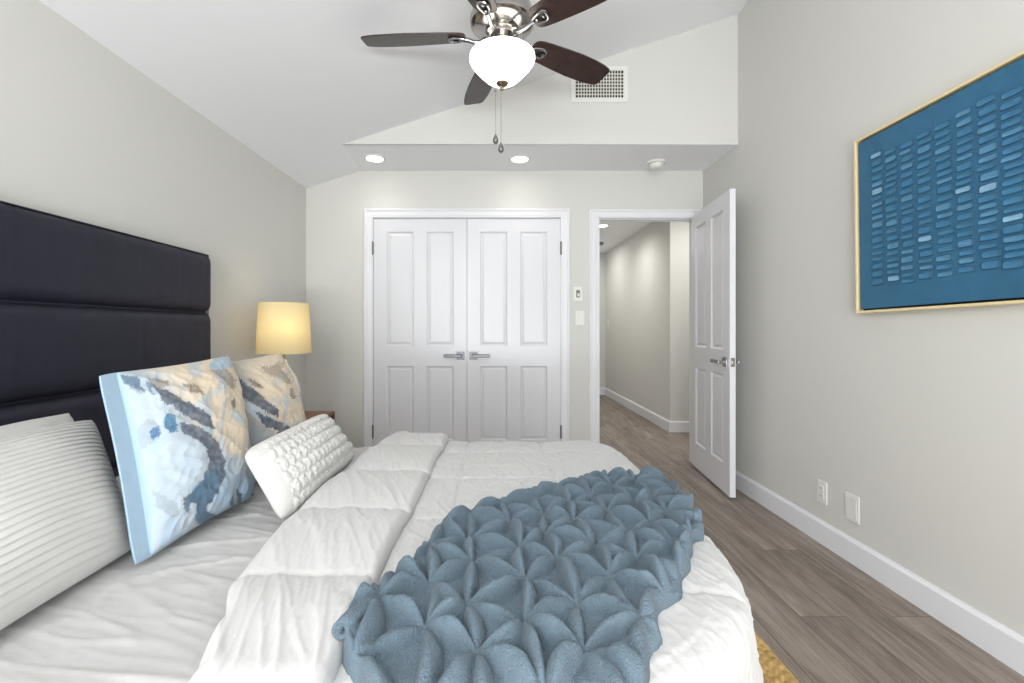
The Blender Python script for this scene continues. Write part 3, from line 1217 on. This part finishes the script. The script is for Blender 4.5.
def cloth_noise(x, y):
    w = 0.0045 * nz(x * 4, y * 4, 1.5)
    w += 0.0034 * crs(nz(x * 8 + 1.6 * nz(x * 3, y * 3, 9), y * 4 + x * 2, 5), 0.12)
    w += 0.0026 * crs(nz(x * 18 + y * 4, y * 8, 12), 0.13)
    w += 0.0018 * crs(nz(x * 30 + y * 8, y * 18 + x * 9, 15), 0.15)
    w += 0.0009 * crs(nz(x * 60, y * 45 + x * 9, 19), 0.2)
    return w


def drape(x, y, lift=0.0):
    """a point of a cloth lying `lift` above the comforter's outer face; (x, y) is its place when spread flat."""
    d, b, n = edge_frame(x, y)
    r = RC + lift
    if d <= 0:
        dip = 0.012 * sst(-0.16, 0.0, d)
        return Vector((x, y, ZQ - dip + lift)), Vector((0, 0, 1))
    arc = RC * PI / 2
    if d <= arc:
        th = d / RC
        off, dz = r * math.sin(th), -RC + r * math.cos(th)
        nn = Vector((n[0] * math.sin(th), n[1] * math.sin(th), math.cos(th)))
    else:
        e = d - arc
        fl = 0.05 * e
        off, dz = r + fl, -RC - e
        nn = Vector((n[0], n[1], 0.0))
    z = ZQ - 0.012 + dz
    return Vector((b[0] + n[0] * off, b[1] + n[1] * off, z)), nn


def comforter_pt(u, v):
    x = -0.400 + (1.02 + 0.40) * u
    y = 0.28 + (2.56 - 0.28) * v
    d, b, n = edge_frame(x, y)
    # keep the hem level: overhang limited to 0.40
    lim = 0.40
    if d > lim:
        k = d - lim
        x, y = x - n[0] * k, y - n[1] * k
        d = lim
    p, nn = drape(x, y)
    w = quilt(b[0] if d > 0 else x, b[1] if d > 0 else y) if d <= 0 else quilt(x, y) * 0.7
    w += cloth_noise(x, y)
    if d > 0.02:
        # hanging folds, deepest at the rounded corner
        a = math.atan2(n[1], n[0])
        s = b[0] * 1.0 - b[1] * 1.0
        f = sst(0.02, 0.25, d)
        amp = 0.010 + 0.016 * (1 - abs(abs(a + PI / 4) - 0) / (PI / 4) if -PI / 2 < a < 0 else 0)
        w += f * amp * (math.sin(s * 21 + 1.5 * nz(s * 3, 0.5)) + 0.5 * nz(s * 16, d * 4, 6))
        w += f * 0.006 * (0.5 - abs(nz(s * 30, d * 5, 3)))
    return p + nn * w


bm = grid_mesh(330, 430, comforter_pt)
bmesh.ops.remove_doubles(bm, verts=bm.verts, dist=0.0008)
comf = link('comforter', bm, M['duvet'], None, True, origin=(0.05, 1.43, 0.2))
tag(comf, 'white quilted comforter spread over the foot half of the bed', 'comforter')
sol = comf.modifiers.new('thickness', 'SOLIDIFY')
sol.thickness = 0.008
sol.offset = -1

# the folded-back band: closed cross-section swept across the bed
bm = bmesh.new()
NV, NP = 430, 84
rings = []
for j in range(NV + 1):
    s = 0.36 + (2.50 - 0.36) * j / NV      # flat coordinate across the bed
    ys = s
    yl = min(max(s, QY0), QY1)
    xl, xr = interp(FOLD_L, yl), interp(FOLD_R, yl)
    H = fold_profile(s)
    ring = []
    for i in range(NP + 1):
        t_ = i / NP
        # upper skin left to right, with a fat rounded left (the fold) and a thinner right hem
        x = xl + (xr - xl) * t_
        hl = math.sqrt(max(0.0, 1 - (1 - min(1, t_ / 0.16)) ** 2))
        hr = math.sqrt(max(0.0, 1 - (1 - min(1, (1 - t_) / 0.07)) ** 2))
        h = (H * (1.05 - 0.25 * t_)) * hl * hr
        h += (0.004 * nz(x * 9, s * 4, 21) + 0.0042 * crs(nz(x * 9 + s * 3.5, s * 1.3 - x * 1.2, 33), 0.14)) * hl * hr
        ky = ((s - 0.93) / 0.343) % 1.0
        dk = min(ky, 1 - ky) * 0.343
        h += (0.0030 * crs(nz(x * 19 + s * 7, s * 2.6, 2), 0.16) + 0.0018 * crs(nz(x * 38 + s * 12, s * 6, 6), 0.18) + 0.001 * crs(nz(x * 70, s * 50, 16), 0.2)
              + 0.006 * math.exp(-dk / 0.03) * nz(x * 55, s * 7, 41) - 0.006 * math.exp(-(dk / 0.006) ** 2)) * hl * hr
        p, nn = drape(x, ys)
        jx = 0.006 * nz(s * 5, 3.3) * (1 if t_ > 0.5 else -1)
        ring.append(bm.verts.new(p + nn * (h + 0.004) + Vector((jx, 0, 0))))
    rings.append(ring)
for A, Bq in zip(rings[:-1], rings[1:]):
    for i in range(NP):
        bm.faces.new((A[i], A[i + 1], Bq[i + 1], Bq[i]))
bmesh.ops.recalc_face_normals(bm, faces=bm.faces)
fb = link('folded_band', bm, M['duvet'], comf, True)
sol = fb.modifiers.new('thickness', 'SOLIDIFY')
sol.thickness = 0.006
sol.offset = -1


# ------------------------------------------------------------------ blue plush throw with star tucks
def build_throw():
    # control curves in the flat plane of the bed: left/top border and right/bottom border, foot end -> near end
    Aside = [(0.60, 1.64), (0.50, 1.60), (0.22, 1.47), (-0.095, 1.22), (-0.195, 0.95), (-0.243, 0.735), (-0.10, 0.60), (-0.07, 0.48)]
    Bside = [(0.545, 1.17), (0.49, 1.11), (0.44, 1.00), (0.34, 0.865), (0.265, 0.745), (0.205, 0.63), (0.19, 0.53), (0.185, 0.40)]

    def curve(P, t):
        n = len(P) - 1
        k = min(int(t * n), n - 1)
        f = t * n - k
        p = [Vector(P[max(0, min(n, k + q))]) for q in (-1, 0, 1, 2)]
        return 0.5 * ((2 * p[1]) + (-p[0] + p[2]) * f + (2 * p[0] - 5 * p[1] + 4 * p[2] - p[3]) * f * f + (-p[0] + 3 * p[1] - 3 * p[2] + p[3]) * f ** 3)

    # triangular lattice of tuck points
    ea = Vector((0.094, -0.058))
    eb = Vector((-0.006, 0.128))
    org = Vector((-0.118, 0.765))
    det = ea.x * eb.y - ea.y * eb.x
    nodes = {}

    def node(i, j):
        q = nodes.get((i, j))
        if q is None:
            r_ = random.Random(i * 977 + j * 131 + 5)
            q = org + ea * i + eb * j + Vector((r_.uniform(-.017, .017), r_.uniform(-.017, .017)))
            nodes[(i, j)] = q
        return q

    def edge_par(i, j, k):
        r_ = random.Random(i * 7919 + j * 104729 + k * 31)
        return r_.uniform(0.6, 1.25), r_.uniform(-0.014, 0.014), r_.choice((-1, 1)) * r_.uniform(0.85, 1.2)

    cache = {}

    def edges_of(i, j):
        out = cache.get((i, j))
        if out is None:
            out = []
            for di in (-1, 0, 1, 2):
                for dj in (-1, 0, 1, 2):
                    a = node(i + di, j + dj)
                    for k, (p, q) in enumerate(((1, 0), (0, 1), (1, 1))):
                        b = node(i + di + p, j + dj + q)
                        out.append((a, b) + edge_par(i + di, j + dj, k))
            cache[(i, j)] = out
        return out

    def relief(x, y):
        p = Vector((x, y))
        q = p - org
        i = math.floor((q.x * eb.y - q.y * eb.x) / det)
        j = math.floor((ea.x * q.y - ea.y * q.x) / det)
        best = 0.0
        acc = 0.0
        for a, b, hs, bow, ws in edges_of(i, j):
            ab = b - a
            L2 = ab.length_squared
            t = (p - a).dot(ab) / L2
            if t <= 0.0 or t >= 1.0:
                continue
            L_ = math.sqrt(L2)
            dd = (ab.x * (p.y - a.y) - ab.y * (p.x - a.x)) / L_ - bow * math.sin(PI * t)
            sn = math.sin(PI * t) ** 0.75
            side = dd if ws > 0 else -dd
            w = (0.0100 if side > 0 else 0.0200) * abs(ws) * sn + 0.002
            z = abs(dd) / w
            if z < 1:
                h = 0.037 * hs * (0.10 + 0.90 * sn) * (1 - z ** 2) ** 0.75
                best = max(best, h)
        # soft pocket floor, gathered down at the nodes
        dn = min((p - node(i + di, j + dj)).length for di in (0, 1) for dj in (0, 1))
        fl = -0.008 + 0.004 * min(1, dn / 0.05) + 0.008 * max(0, nz(x * 26, y * 26, 2))
        return max(best, fl)

    dye = []

    def pt(u, v):
        # u: foot -> near end, v: top border -> bottom border
        a, b = curve(Aside, u), curve(Bside, u)
        p2 = a.lerp(b, v)
        x, y = p2.x, p2.y
        e = min(v, 1 - v) * (a - b).length
        eu = min(u, 1 - u) * 1.5
        rim = min(e, eu)
        k = sst(0.0, 0.055, rim)
        h = relief(x, y) * (0.6 + 0.4 * k)
        # scalloped puffy border
        wob = 0.018 * nz(u * 14, v * 3, 4) * (1 - k)
        base = 0.024 + top_height(x, y)
        p, nn = drape(x, y, 0.0)
        roll = 0.022 * math.sin(PI * min(1, rim / 0.06)) if rim < 0.06 else 0.0
        h2 = base + h + roll * 0.7 + 0.0011 * nz(x * 150, y * 150, 7) + 0.002 * nz(x * 45, y * 45, 11)
        if rim < 0.012:
            h2 = base * sst(-0.004, 0.012, rim) + h * rim / 0.012 + roll * 0.7 - 0.004
        q = p + nn * h2
        s = (a - b).normalized()
        q += Vector((s.x * wob, s.y * wob, 0)) * (1 if v < 0.5 else -1)
        return q

    bm = grid_mesh(400, 230, pt)
    bmesh.ops.recalc_face_normals(bm, faces=bm.faces)
    o = link('throw_blanket', bm, M['throw'], None, True, origin=(0.2, 1.0, ZQ))
    tag(o, 'dusty blue plush throw blanket with star tucks lying across the bed', 'blanket')
    # rolled corner at the left tip
    bm = bmesh.new()
    path, rad = [], []
    cxx, cyy, czz = -0.245, 0.742, ZQ + 0.066
    for i in range(34):
        th = i / 33 * 2 * PI * 1.6
        rr_ = 0.019 - 0.0095 * i / 33
        path.append((cxx + rr_ * math.cos(th) * 0.9 + 0.002, cyy - 0.012 + 0.00 * i, czz - 0.018 + rr_ * math.sin(th)))
    prev = None
    rows = []
    for (x, y, z) in path:
        rows.append([bm.verts.new((x + 0.055 * s_ * 0.5, y + 0.075 * s_, z + 0.003 * math.sin(6 * s_))) for s_ in (0, 0.2, 0.4, 0.6, 0.8, 1.0)])
    for A, Bq in zip(rows[:-1], rows[1:]):
        for i in range(5):
            bm.faces.new((A[i], A[i + 1], Bq[i + 1], Bq[i]))
    c = link('rolled_corner', bm, M['throw'], o, True)
    sm = c.modifiers.new('thickness', 'SOLIDIFY')
    sm.thickness = 0.006


build_throw()


# ------------------------------------------------------------------ pillows
def pillow(name, label, cat, group, crn, T, m, disp=None, paint=None, n=(90, 90), pinch=0.05, back=0.6, flange=None, corner=0.035):
    """crn: TL, TR, BR, BL world corners (front view); T: half thickness; one continuous mesh."""
    TL, TR, BR, BL = [Vector(c) for c in crn]
    nu, nv = n
    bm = bmesh.new()
    dye = []
    nrm = ((TR - TL).cross(BL - TL) + (BR - BL).cross(BL - TL)).normalized() * -1
    cen = (TL + TR + BR + BL) / 4
    if nrm.x < 0:
        nrm = -nrm

    def surf(u, v, side):
        a, b = 2 * u - 1, 2 * v - 1
        uu = 0.5 + (u - 0.5) * (1 - pinch * (1 - b * b))
        vv = 0.5 + (v - 0.5) * (1 - pinch * (1 - a * a))
        p = (BL.lerp(BR, uu)).lerp(TL.lerp(TR, uu), vv)
        p = p + (cen - p) * corner * (a * a * b * b) ** 3
        if flange:
            f0, f1 = flange
            ua = (u - f0) / (1 - f0 - f1)
            aa = max(-1, min(1, 2 * ua - 1))
        else:
            aa = a
        k = max(0, 1 - abs(aa) ** 2.4) ** 0.55 * max(0, 1 - abs(b) ** 2.4) ** 0.55
        h = T * k * (1 if side > 0 else -back)
        if side > 0:
            h += 0.05 * T * nz(u * 3.1 + cen.y * 7, v * 3.1) * min(1, k * 2)
            if disp:
                h += disp(u, v, k)
        e = 0.0025 * side
        return p + nrm * (h + e)

    grids = []
    for side in (1, -1):
        V = []
        for i in range(nu + 1):
            col = []
            for j in range(nv + 1):
                u, v = i / nu, j / nv
                col.append(bm.verts.new(surf(u, v, side)))
                if paint:
                    dye.append(paint(u, v) if side > 0 else paint(0.02, v))
            V.append(col)
        for i in range(nu):
            for j in range(nv):
                q = (V[i][j], V[i + 1][j], V[i + 1][j + 1], V[i][j + 1])
                bm.faces.new(q if side > 0 else tuple(reversed(q)))
        grids.append(V)
    F, Bk = grids
    ring = lambda V: [V[i][0] for i in range(nu + 1)] + [V[nu][j] for j in range(1, nv + 1)] + [V[i][nv] for i in range(nu - 1, -1, -1)] + [V[0][j] for j in range(nv - 1, 0, -1)]
    a, b = ring(F), ring(Bk)
    for i in range(len(a)):
        j = (i + 1) % len(a)
        bm.faces.new((a[i], b[i], b[j], a[j]))
    bmesh.ops.recalc_face_normals(bm, faces=bm.faces)
    low = min(v.co.z for v in bm.verts)
    o = link(name, bm, m, None, True, origin=(cen.x, cen.y, low), dye=dye if paint else None)
    tag(o, label, cat, group)
    return o


def inside(poly, x, y):
    c = False
    n = len(poly)
    j = n - 1
    for i in range(n):
        xi, yi = poly[i]
        xj, yj = poly[j]
        if (yi > y) != (yj > y) and x < (xj - xi) * (y - yi) / (yj - yi) + xi:
            c = not c
        j = i
    return c


LB, WHT, CRM = S(154, 178, 197)[:3], S(168, 179, 188)[:3], S(212, 197, 174)[:3]
SLATE, TEAL, BLUE = S(82, 90, 103)[:3], S(70, 110, 138)[:3], S(62, 98, 140)[:3]
GRY, BRN, PALE = S(150, 160, 168)[:3], S(122, 110, 98)[:3], S(178, 190, 200)[:3]


def ikat_paint(quad, flange_u, layers, base, bulge):
    """quad: TL, TR, BR, BL in the pattern's own drawing plane."""
    def paint(u, v):
        if u < flange_u:
            k = 1 + 0.04 * nz(u * 20, v * 20, 2)
            return tuple(c * k for c in LB)
        (ax, ay), (bx, by), (cx, cy), (dx, dy) = quad
        x = (dx + (cx - dx) * u) * (1 - v) + (ax + (bx - ax) * u) * v
        y = (dy + (cy - dy) * u) * (1 - v) + (ay + (by - ay) * u) * v
        ub = max(0.0, min(1.0, (u - flange_u) / (1 - flange_u - 0.02)))
        kb = max(0, 1 - abs(2 * ub - 1) ** 2.4) ** 0.55 * max(0, 1 - abs(2 * v - 1) ** 2.4) ** 0.55
        x, y = x + bulge[0] * kb, y + bulge[1] * kb
        # feathered ikat edges
        jx = x + 6.5 * nz(x * 0.04, y * 0.36, 3) + 5 * nz(x * 0.05, y * 0.05, 8)
        jy = y + 6.5 * nz(x * 0.36, y * 0.04, 5) + 5 * nz(x * 0.05, y * 0.05, 17)
        c = base(x, y)
        for poly, col, alpha in layers:
            if inside(poly, jx, jy):
                a_ = alpha * (0.97 + 0.22 * nz(x * 0.07, y * 0.07, 6))
                a_ = max(0, min(1, a_))
                c = tuple(p * (1 - a_) + q * a_ for p, q in zip(c, col))
        k = 1 + 0.06 * nz(x * 0.25, y * 0.6, 1)
        return tuple(p * k for p in c)
    return paint


def base1(x, y):
    k = sst(-60, 60, (x - 190) * 0.62 - (y - 110) * 0.55 - 20 + 25 * nz(x * .02, y * .02, 4))
    c = tuple(a * (1 - k) + b * k for a, b in zip(WHT, CRM))
    k2 = sst(0.0, 0.35, nz(x * .018, y * .018, 11))
    c = tuple(a * (1 - 0.6 * k2) + b * 0.6 * k2 for a, b in zip(c, S(160, 182, 200)[:3]))
    low = sst(400, 520, y + 0.45 * (x - 300)) * sst(330, 460, x)
    return tuple(a * (1 - 0.8 * low) + b * 0.8 * low for a, b in zip(c, S(170, 200, 226)[:3]))


lay1 = [
    ([(40, 95), (110, 100), (190, 125), (215, 160), (180, 160), (110, 130), (60, 125)], TEAL, 0.75),
    ([(90, 100), (140, 105), (180, 150), (150, 160), (110, 135)], SLATE, 0.5),
    ([(170, 105), (235, 110), (240, 130), (200, 140), (180, 130)], BRN, 0.7),
    ([(185, 128), (250, 150), (325, 190), (372, 222), (398, 265), (345, 245), (265, 205), (210, 175)], SLATE, 0.92),
    ([(135, 275), (175, 235), (215, 250), (205, 300), (150, 335)], GRY, 0.8),
    ([(220, 212), (255, 222), (268, 272), (238, 278), (215, 250)], TEAL, 0.95),
    ([(178, 272), (205, 258), (212, 285), (190, 300)], BLUE, 0.95),
    ([(268, 243), (340, 253), (398, 298), (420, 345), (412, 400), (388, 450), (350, 498), (356, 520), (398, 556), (380, 590), (335, 572), (305, 525), (285, 500), (280, 472), (312, 450), (345, 405), (366, 360), (360, 322), (330, 302), (285, 275)], SLATE, 0.92),
    ([(320, 430), (385, 380), (388, 440), (350, 495), (356, 522), (395, 556), (375, 588), (330, 565), (300, 520), (290, 480)], TEAL, 0.55),
    ([(200, 330), (260, 300), (330, 320), (350, 350), (330, 400), (280, 430), (240, 410)], PALE, 0.6),
    ([(345, 335), (362, 330), (362, 375), (340, 420), (320, 440), (338, 390)], GRY, 0.8),
    ([(185, 450), (235, 470), (290, 500), (290, 520), (240, 522), (200, 495)], GRY, 0.85),
    ([(198, 628), (250, 605), (330, 595), (385, 560), (440, 530), (500, 445), (512, 470), (400, 585), (300, 640), (200, 660)], BLUE, 0.9),
    ([(230, 640), (280, 612), (300, 618), (270, 645)], BRN, 0.6),
    ([(414, 490), (430, 455), (450, 438), (460, 458), (446, 490), (424, 508)], SLATE, 0.9),
    ([(434, 440), (442, 440), (438, 512), (430, 512)], WHT, 0.9),
    ([(280, 116), (310, 124), (340, 152), (305, 142)], BRN, 0.85),
    ([(308, 116), (336, 130), (356, 158), (325, 142)], BRN, 0.85),
    ([(448, 170), (462, 165), (474, 190), (456, 200)], BRN, 0.85),
    ([(365, 78), (420, 75), (460, 110), (468, 140), (440, 130), (400, 100)], BRN, 0.65),
    ([(355, 70), (385, 35), (440, 45), (450, 75), (400, 80)], LB, 0.9),
    ([(420, 160), (432, 160), (415, 270), (445, 470), (432, 472), (404, 280)], PALE, 0.8),
    ([(145, 108), (162, 105), (200, 200), (222, 262), (208, 270), (185, 205)], PALE, 0.9),
    ([(185, 140), (200, 140), (228, 210), (222, 262), (212, 262), (212, 215)], PALE, 0.85),
    ([(262, 468), (276, 462), (288, 540), (290, 605), (276, 605), (272, 540)], PALE, 0.9),
    ([(292, 520), (308, 482), (322, 490), (316, 540), (296, 540)], PALE, 0.9),
]
Q1 = [(45, 95), (440, 45), (510, 452), (158, 650)]
paint1 = ikat_paint(Q1, 0.105, lay1, base1, (108, -54))
P1 = [(-1.000, 1.149, 1.013), (-0.965, 1.680, 1.032), (-0.770, 1.484, 0.580), (-0.820, 1.040, 0.574)]


def crumple(u, v, k):
    return (0.006 * nz(u * 7, v * 7, 1) + 0.009 * (0.5 - abs(nz(u * 5 + 2, v * 9 + u * 4, 3))) + 0.004 * (0.5 - abs(nz(u * 16, v * 14, 9)))) * min(1, 3 * k)


pillow('throw_pillow', 'square blue and cream ikat pillow with pale blue flange, nearest the white ribbed pillow', 'pillow', 'ikat patterned pillows', P1, 0.088, M['ikat'], crumple, paint1, (230, 240), 0.05, 0.5, flange=(0.10, 0.02))

lay2 = [
    ([(100, 180), (135, 190), (165, 215), (150, 250), (110, 220)], TEAL, 0.5),
    ([(120, 190), (160, 212), (215, 262), (252, 300), (244, 322), (192, 282), (140, 238)], SLATE, 0.95),
    ([(130, 262), (150, 258), (175, 292), (160, 312), (140, 295)], SLATE, 0.8),
    ([(140, 240), (195, 285), (245, 325), (238, 345), (190, 320), (150, 270)], PALE, 0.8),
    ([(185, 292), (235, 322), (272, 345), (268, 388), (245, 420), (200, 425), (235, 372), (240, 352), (205, 330)], SLATE, 0.92),
    ([(160, 330), (205, 335), (232, 355), (205, 420), (170, 430)], GRY, 0.7),
    ([(205, 190), (240, 185), (270, 215), (292, 245), (270, 238), (235, 205)], BRN, 0.6),
    ([(178, 214), (200, 218), (218, 238), (196, 234)], BRN, 0.85),
    ([(278, 254), (290, 256), (298, 280), (285, 278)], BRN, 0.85),
    ([(270, 262), (280, 262), (265, 345), (255, 345)], PALE, 0.7),
]


def base2(x, y):
    k = sst(-30, 40, (x - 200) - (y - 300) * 0.25)
    c = tuple(a * (1 - k) + b * k for a, b in zip(S(160, 158, 152)[:3], CRM))
    k2 = sst(0.1, 0.4, nz(x * .03, y * .03, 11))
    return tuple(a * (1 - 0.35 * k2) + b * 0.35 * k2 for a, b in zip(c, WHT))


Q2 = [(85, 175), (232, 170), (330, 450), (150, 480)]
paint2 = ikat_paint(Q2, 0.06, lay2, base2, (66, -34))
P2 = [(-1.030, 1.600, 1.000), (-0.955, 2.060, 1.022), (-0.790, 2.010, 0.580), (-0.830, 1.560, 0.578)]
pillow('throw_pillow', 'square ikat pillow with grey bands, between the lamp and the nearer ikat pillow', 'pillow', 'ikat patterned pillows', P2, 0.085, M['ikat'], crumple, paint2, (190, 190), 0.05, 0.5, flange=(0.05, 0.02))


# ribbed white pillows by the headboard
def ribs(u, v, k):
    s = (v * 27 + 0.3 * nz(u * 3, v * 5, 8)) % 1.0
    return 0.0055 * (1 - s) ** 0.8 * min(1, s / 0.12) * min(1, 3 * k) + 0.005 * nz(u * 5, v * 4, 2) * k


P3 = [(-1.175, 0.640, 0.850), (-1.150, 1.315, 0.868), (-0.880, 1.130, 0.582), (-0.860, 0.560, 0.584)]
pillow('bed_pillow', 'white ribbed bed pillow in front, lying on the sheet at the left edge', 'pillow', 'white bed pillows', P3, 0.100, M['sham'], ribs, None, (90, 330), 0.05, 0.6)
P4 = [(-1.345, 0.700, 0.862), (-1.345, 1.455, 0.862), (-1.190, 1.400, 0.588), (-1.170, 0.680, 0.588)]
pillow('bed_pillow', 'white bed pillow standing behind the ribbed one against the headboard', 'pillow', 'white bed pillows', P4, 0.075, M['sham'], crumple, None, (80, 80), 0.05, 0.7)


# knitted lumbar pillow: rows of bobbles split by smooth seams
def bobbles(u, v, k):
    rows = 6
    r = v * rows
    i = math.floor(r)
    fr = r - i
    if 0.07 < u < 0.985:
        cells = 19
        cu = u * cells + (0.5 if i % 2 else 0.0)
        fu = cu - math.floor(cu)
        d = math.hypot((fu - 0.5) / 0.52, (fr - 0.5) / 0.46)
        h = 0.0125 * math.sqrt(max(0, 1 - d * d)) * (0.75 + 0.5 * abs(nz(math.floor(cu) * 1.7, i * 2.3))) * (0.6 + 0.4 * sst(0.1, 0.45, u))
        h += 0.004 * nz(u * 60, v * 30, 4)
    else:
        h = 0.0
    if i in (4,) and fr > 0.86:
        h += 0.006
    return h * min(1, 2.5 * k + 0.15)


P5 = [(-0.716, 1.290, 0.778), (-0.683, 1.800, 0.790), (-0.550, 1.820, 0.598), (-0.568, 1.235, 0.590)]
pillow('lumbar_pillow', 'small ivory knitted lumbar pillow with bobble rows', 'pillow', None, P5, 0.085, M['knit'], bobbles, None, (260, 110), 0.04, 0.45, None, 0.10)

# ------------------------------------------------------------------ nightstand and lamp
NX0, NX1, NY0, NY1, NZ = -1.515, -1.080, 2.60, 3.13, 0.561
ns = thing('nightstand', 'walnut nightstand between the bed and the closet wall', 'nightstand', ((NX0 + NX1) / 2, (NY0 + NY1) / 2, 0))
bm = bmesh.new()
box(bm, NX0, NX1, NY0, NY1, NZ - 0.020, NZ, 0.002)
box(bm, NX0, NX1, NY0, NY0 + 0.018, 0.15, NZ - 0.020, 0.001)
box(bm, NX0, NX1, NY1 - 0.018, NY1, 0.15, NZ - 0.020, 0.001)
box(bm, NX0, NX1, NY0 + 0.018, NY1 - 0.018, 0.15, 0.168, 0.001)
box(bm, NX0, NX0 + 0.012, NY0 + 0.018, NY1 - 0.018, 0.168, NZ - 0.02)
link('body', bm, M['walnut'], ns)
for a, b in ((0.172, 0.350), (0.356, 0.536)):
    bm = bmesh.new()
    box(bm, NX0 + 0.02, NX1 - 0.006, NY0 + 0.021, NY1 - 0.021, a, b, 0.002)
    dr = link('drawer', bm, M['void'], ns)
    bm = bmesh.new()
    box(bm, NX1 - 0.006, NX1 + 0.010, 2.80, 2.93, (a + b) / 2 - 0.005, (a + b) / 2 + 0.005, 0.002)
    link('drawer_pull', bm, M['darkchrome'], dr)
for x in (NX0 + 0.05, NX1 - 0.05):
    for y in (NY0 + 0.05, NY1 - 0.05):
        bm = bmesh.new()
        lathe(bm, [(0.012, 0.0), (0.02, 0.15)], x, y, 16)
        link('leg', bm, M['walnut'], ns)

lx, ly = -1.302, 2.85
lp = thing('table_lamp', 'table lamp with a glowing cream drum shade on the nightstand', 'lamp', (lx, ly, NZ))
bm = bmesh.new()
lathe(bm, [(0.075, NZ + 0.001), (0.078, NZ + 0.012), (0.05, NZ + 0.022), (0.06, NZ + 0.06), (0.095, NZ + 0.13), (0.10, NZ + 0.18), (0.075, NZ + 0.26), (0.035, NZ + 0.32), (0.022, NZ + 0.35), (0.022, NZ + 0.375)], lx, ly, 40)
link('base', bm, M['ceramic'], lp, 'auto')
bm = bmesh.new()
lathe(bm, [(0.008, NZ + 0.375), (0.008, NZ + 0.47), (0.018, NZ + 0.475), (0.018, NZ + 0.52)], lx, ly, 16)
for k in range(3):
    a = k * 2 * PI / 3
    tube(bm, [(lx, ly, 1.255), (lx + 0.144 * math.cos(a), ly + 0.144 * math.sin(a), 1.258)], 0.002, 6)
tube(bm, [(lx, ly, NZ + 0.5), (lx + 0.04, ly, 1.10), (lx + 0.04, ly, 1.2), (lx, ly, 1.256)], 0.0018, 6)
link('harp', bm, M['brass'], lp, 'auto')
sm_ = bpy.data.materials.new('cream_linen_shade')
sm_.use_nodes = True
nt = sm_.node_tree
pb = nt.nodes['Principled BSDF']
pb.inputs['Base Color'].default_value = S(242, 232, 200)
pb.inputs['Roughness'].default_value = 0.9
trl = nt.nodes.new('ShaderNodeBsdfTranslucent')
trl.inputs['Color'].default_value = S(250, 238, 200)
mxs = nt.nodes.new('ShaderNodeMixShader')
mxs.inputs[0].default_value = 0.5
nt.links.new(pb.outputs[0], mxs.inputs[1])
nt.links.new(trl.outputs[0], mxs.inputs[2])
nt.links.new(mxs.outputs[0], nt.nodes['Material Output'].inputs['Surface'])
weave_bump(sm_, 90, 0.25)
bm = bmesh.new()
z0_, z1_ = 0.974, 1.286
lathe(bm, [(0.1605, z0_), (0.1615, z0_ + 0.004), (0.1455, z1_ - 0.004), (0.1445, z1_), (0.142, z1_), (0.158, z0_)], lx, ly, 64, cap=False)
link('lamp_shade', bm, sm_, lp, 'auto')
bm = bmesh.new()
lathe(bm, [(0.0, 1.175), (0.018, 1.17), (0.03, 1.15), (0.028, 1.125), (0.014, 1.09), (0.013, 1.07)], lx, ly, 20, cap=False)
link('bulb', bm, mat('lit_bulb', S(255, 240, 210), 0.4, emit=((1, 0.85, 0.6, 1), 6.0)), lp, True)
lamp('lamp_glow', 'POINT', (lx + 0.03, ly - 0.05, 1.13), 0.6, (1.0, 0.92, 0.72), parent=lp, shadow_soft_size=0.03)


# ------------------------------------------------------------------ braided jute rug
def build_rug():
    x0, x1, y0, y1 = -0.75, 0.975, 0.20, 2.05
    nx, ny = 330, 350
    bm = bmesh.new()
    dye = []
    V = []
    for i in range(nx + 1):
        col = []
        for j in range(ny + 1):
            x, y = x0 + (x1 - x0) * i / nx, y0 + (y1 - y0) * j / ny
            # braids run along y, each a plait of nubs
            r = (x - x0) / 0.026
            ri = math.floor(r)
            f = r - ri
            q = y / 0.030 + (0.5 if ri % 2 else 0) + 0.35 * (f - 0.5) * (1 if ri % 2 else -1)
            qf = q - math.floor(q)
            h = (math.sin(PI * f) ** 0.7) * (0.35 + 0.65 * math.sin(PI * qf) ** 0.7)
            h *= 0.8 + 0.3 * nz(ri * 3.1, math.floor(q) * 1.7)
            e = min(x - x0, x1 - x, y - y0, y1 - y)
            z = 0.003 + 0.017 * h * min(1, e / 0.01 + 0.1)
            col.append(bm.verts.new((x, y, z)))
            k = 0.75 + 0.35 * nz(ri * 5.3, math.floor(q) * 2.9, 2) + 0.15 * nz(x * 90, y * 90)
            b = S(224, 186, 124)
            dye.append((b[0] * k, b[1] * k, b[2] * k))
        V.append(col)
    for i in range(nx):
        for j in range(ny):
            bm.faces.new((V[i][j], V[i + 1][j], V[i + 1][j + 1], V[i][j + 1]))
    o = link('jute_rug', bm, M['jute'], None, True, origin=(0.1, 1.1, 0.0), dye=dye)
    tag(o, 'golden braided jute rug on the floor under the bed', 'rug')
    s = o.modifiers.new('thickness', 'SOLIDIFY')
    s.thickness = 0.003
    s.offset = -1


build_rug()
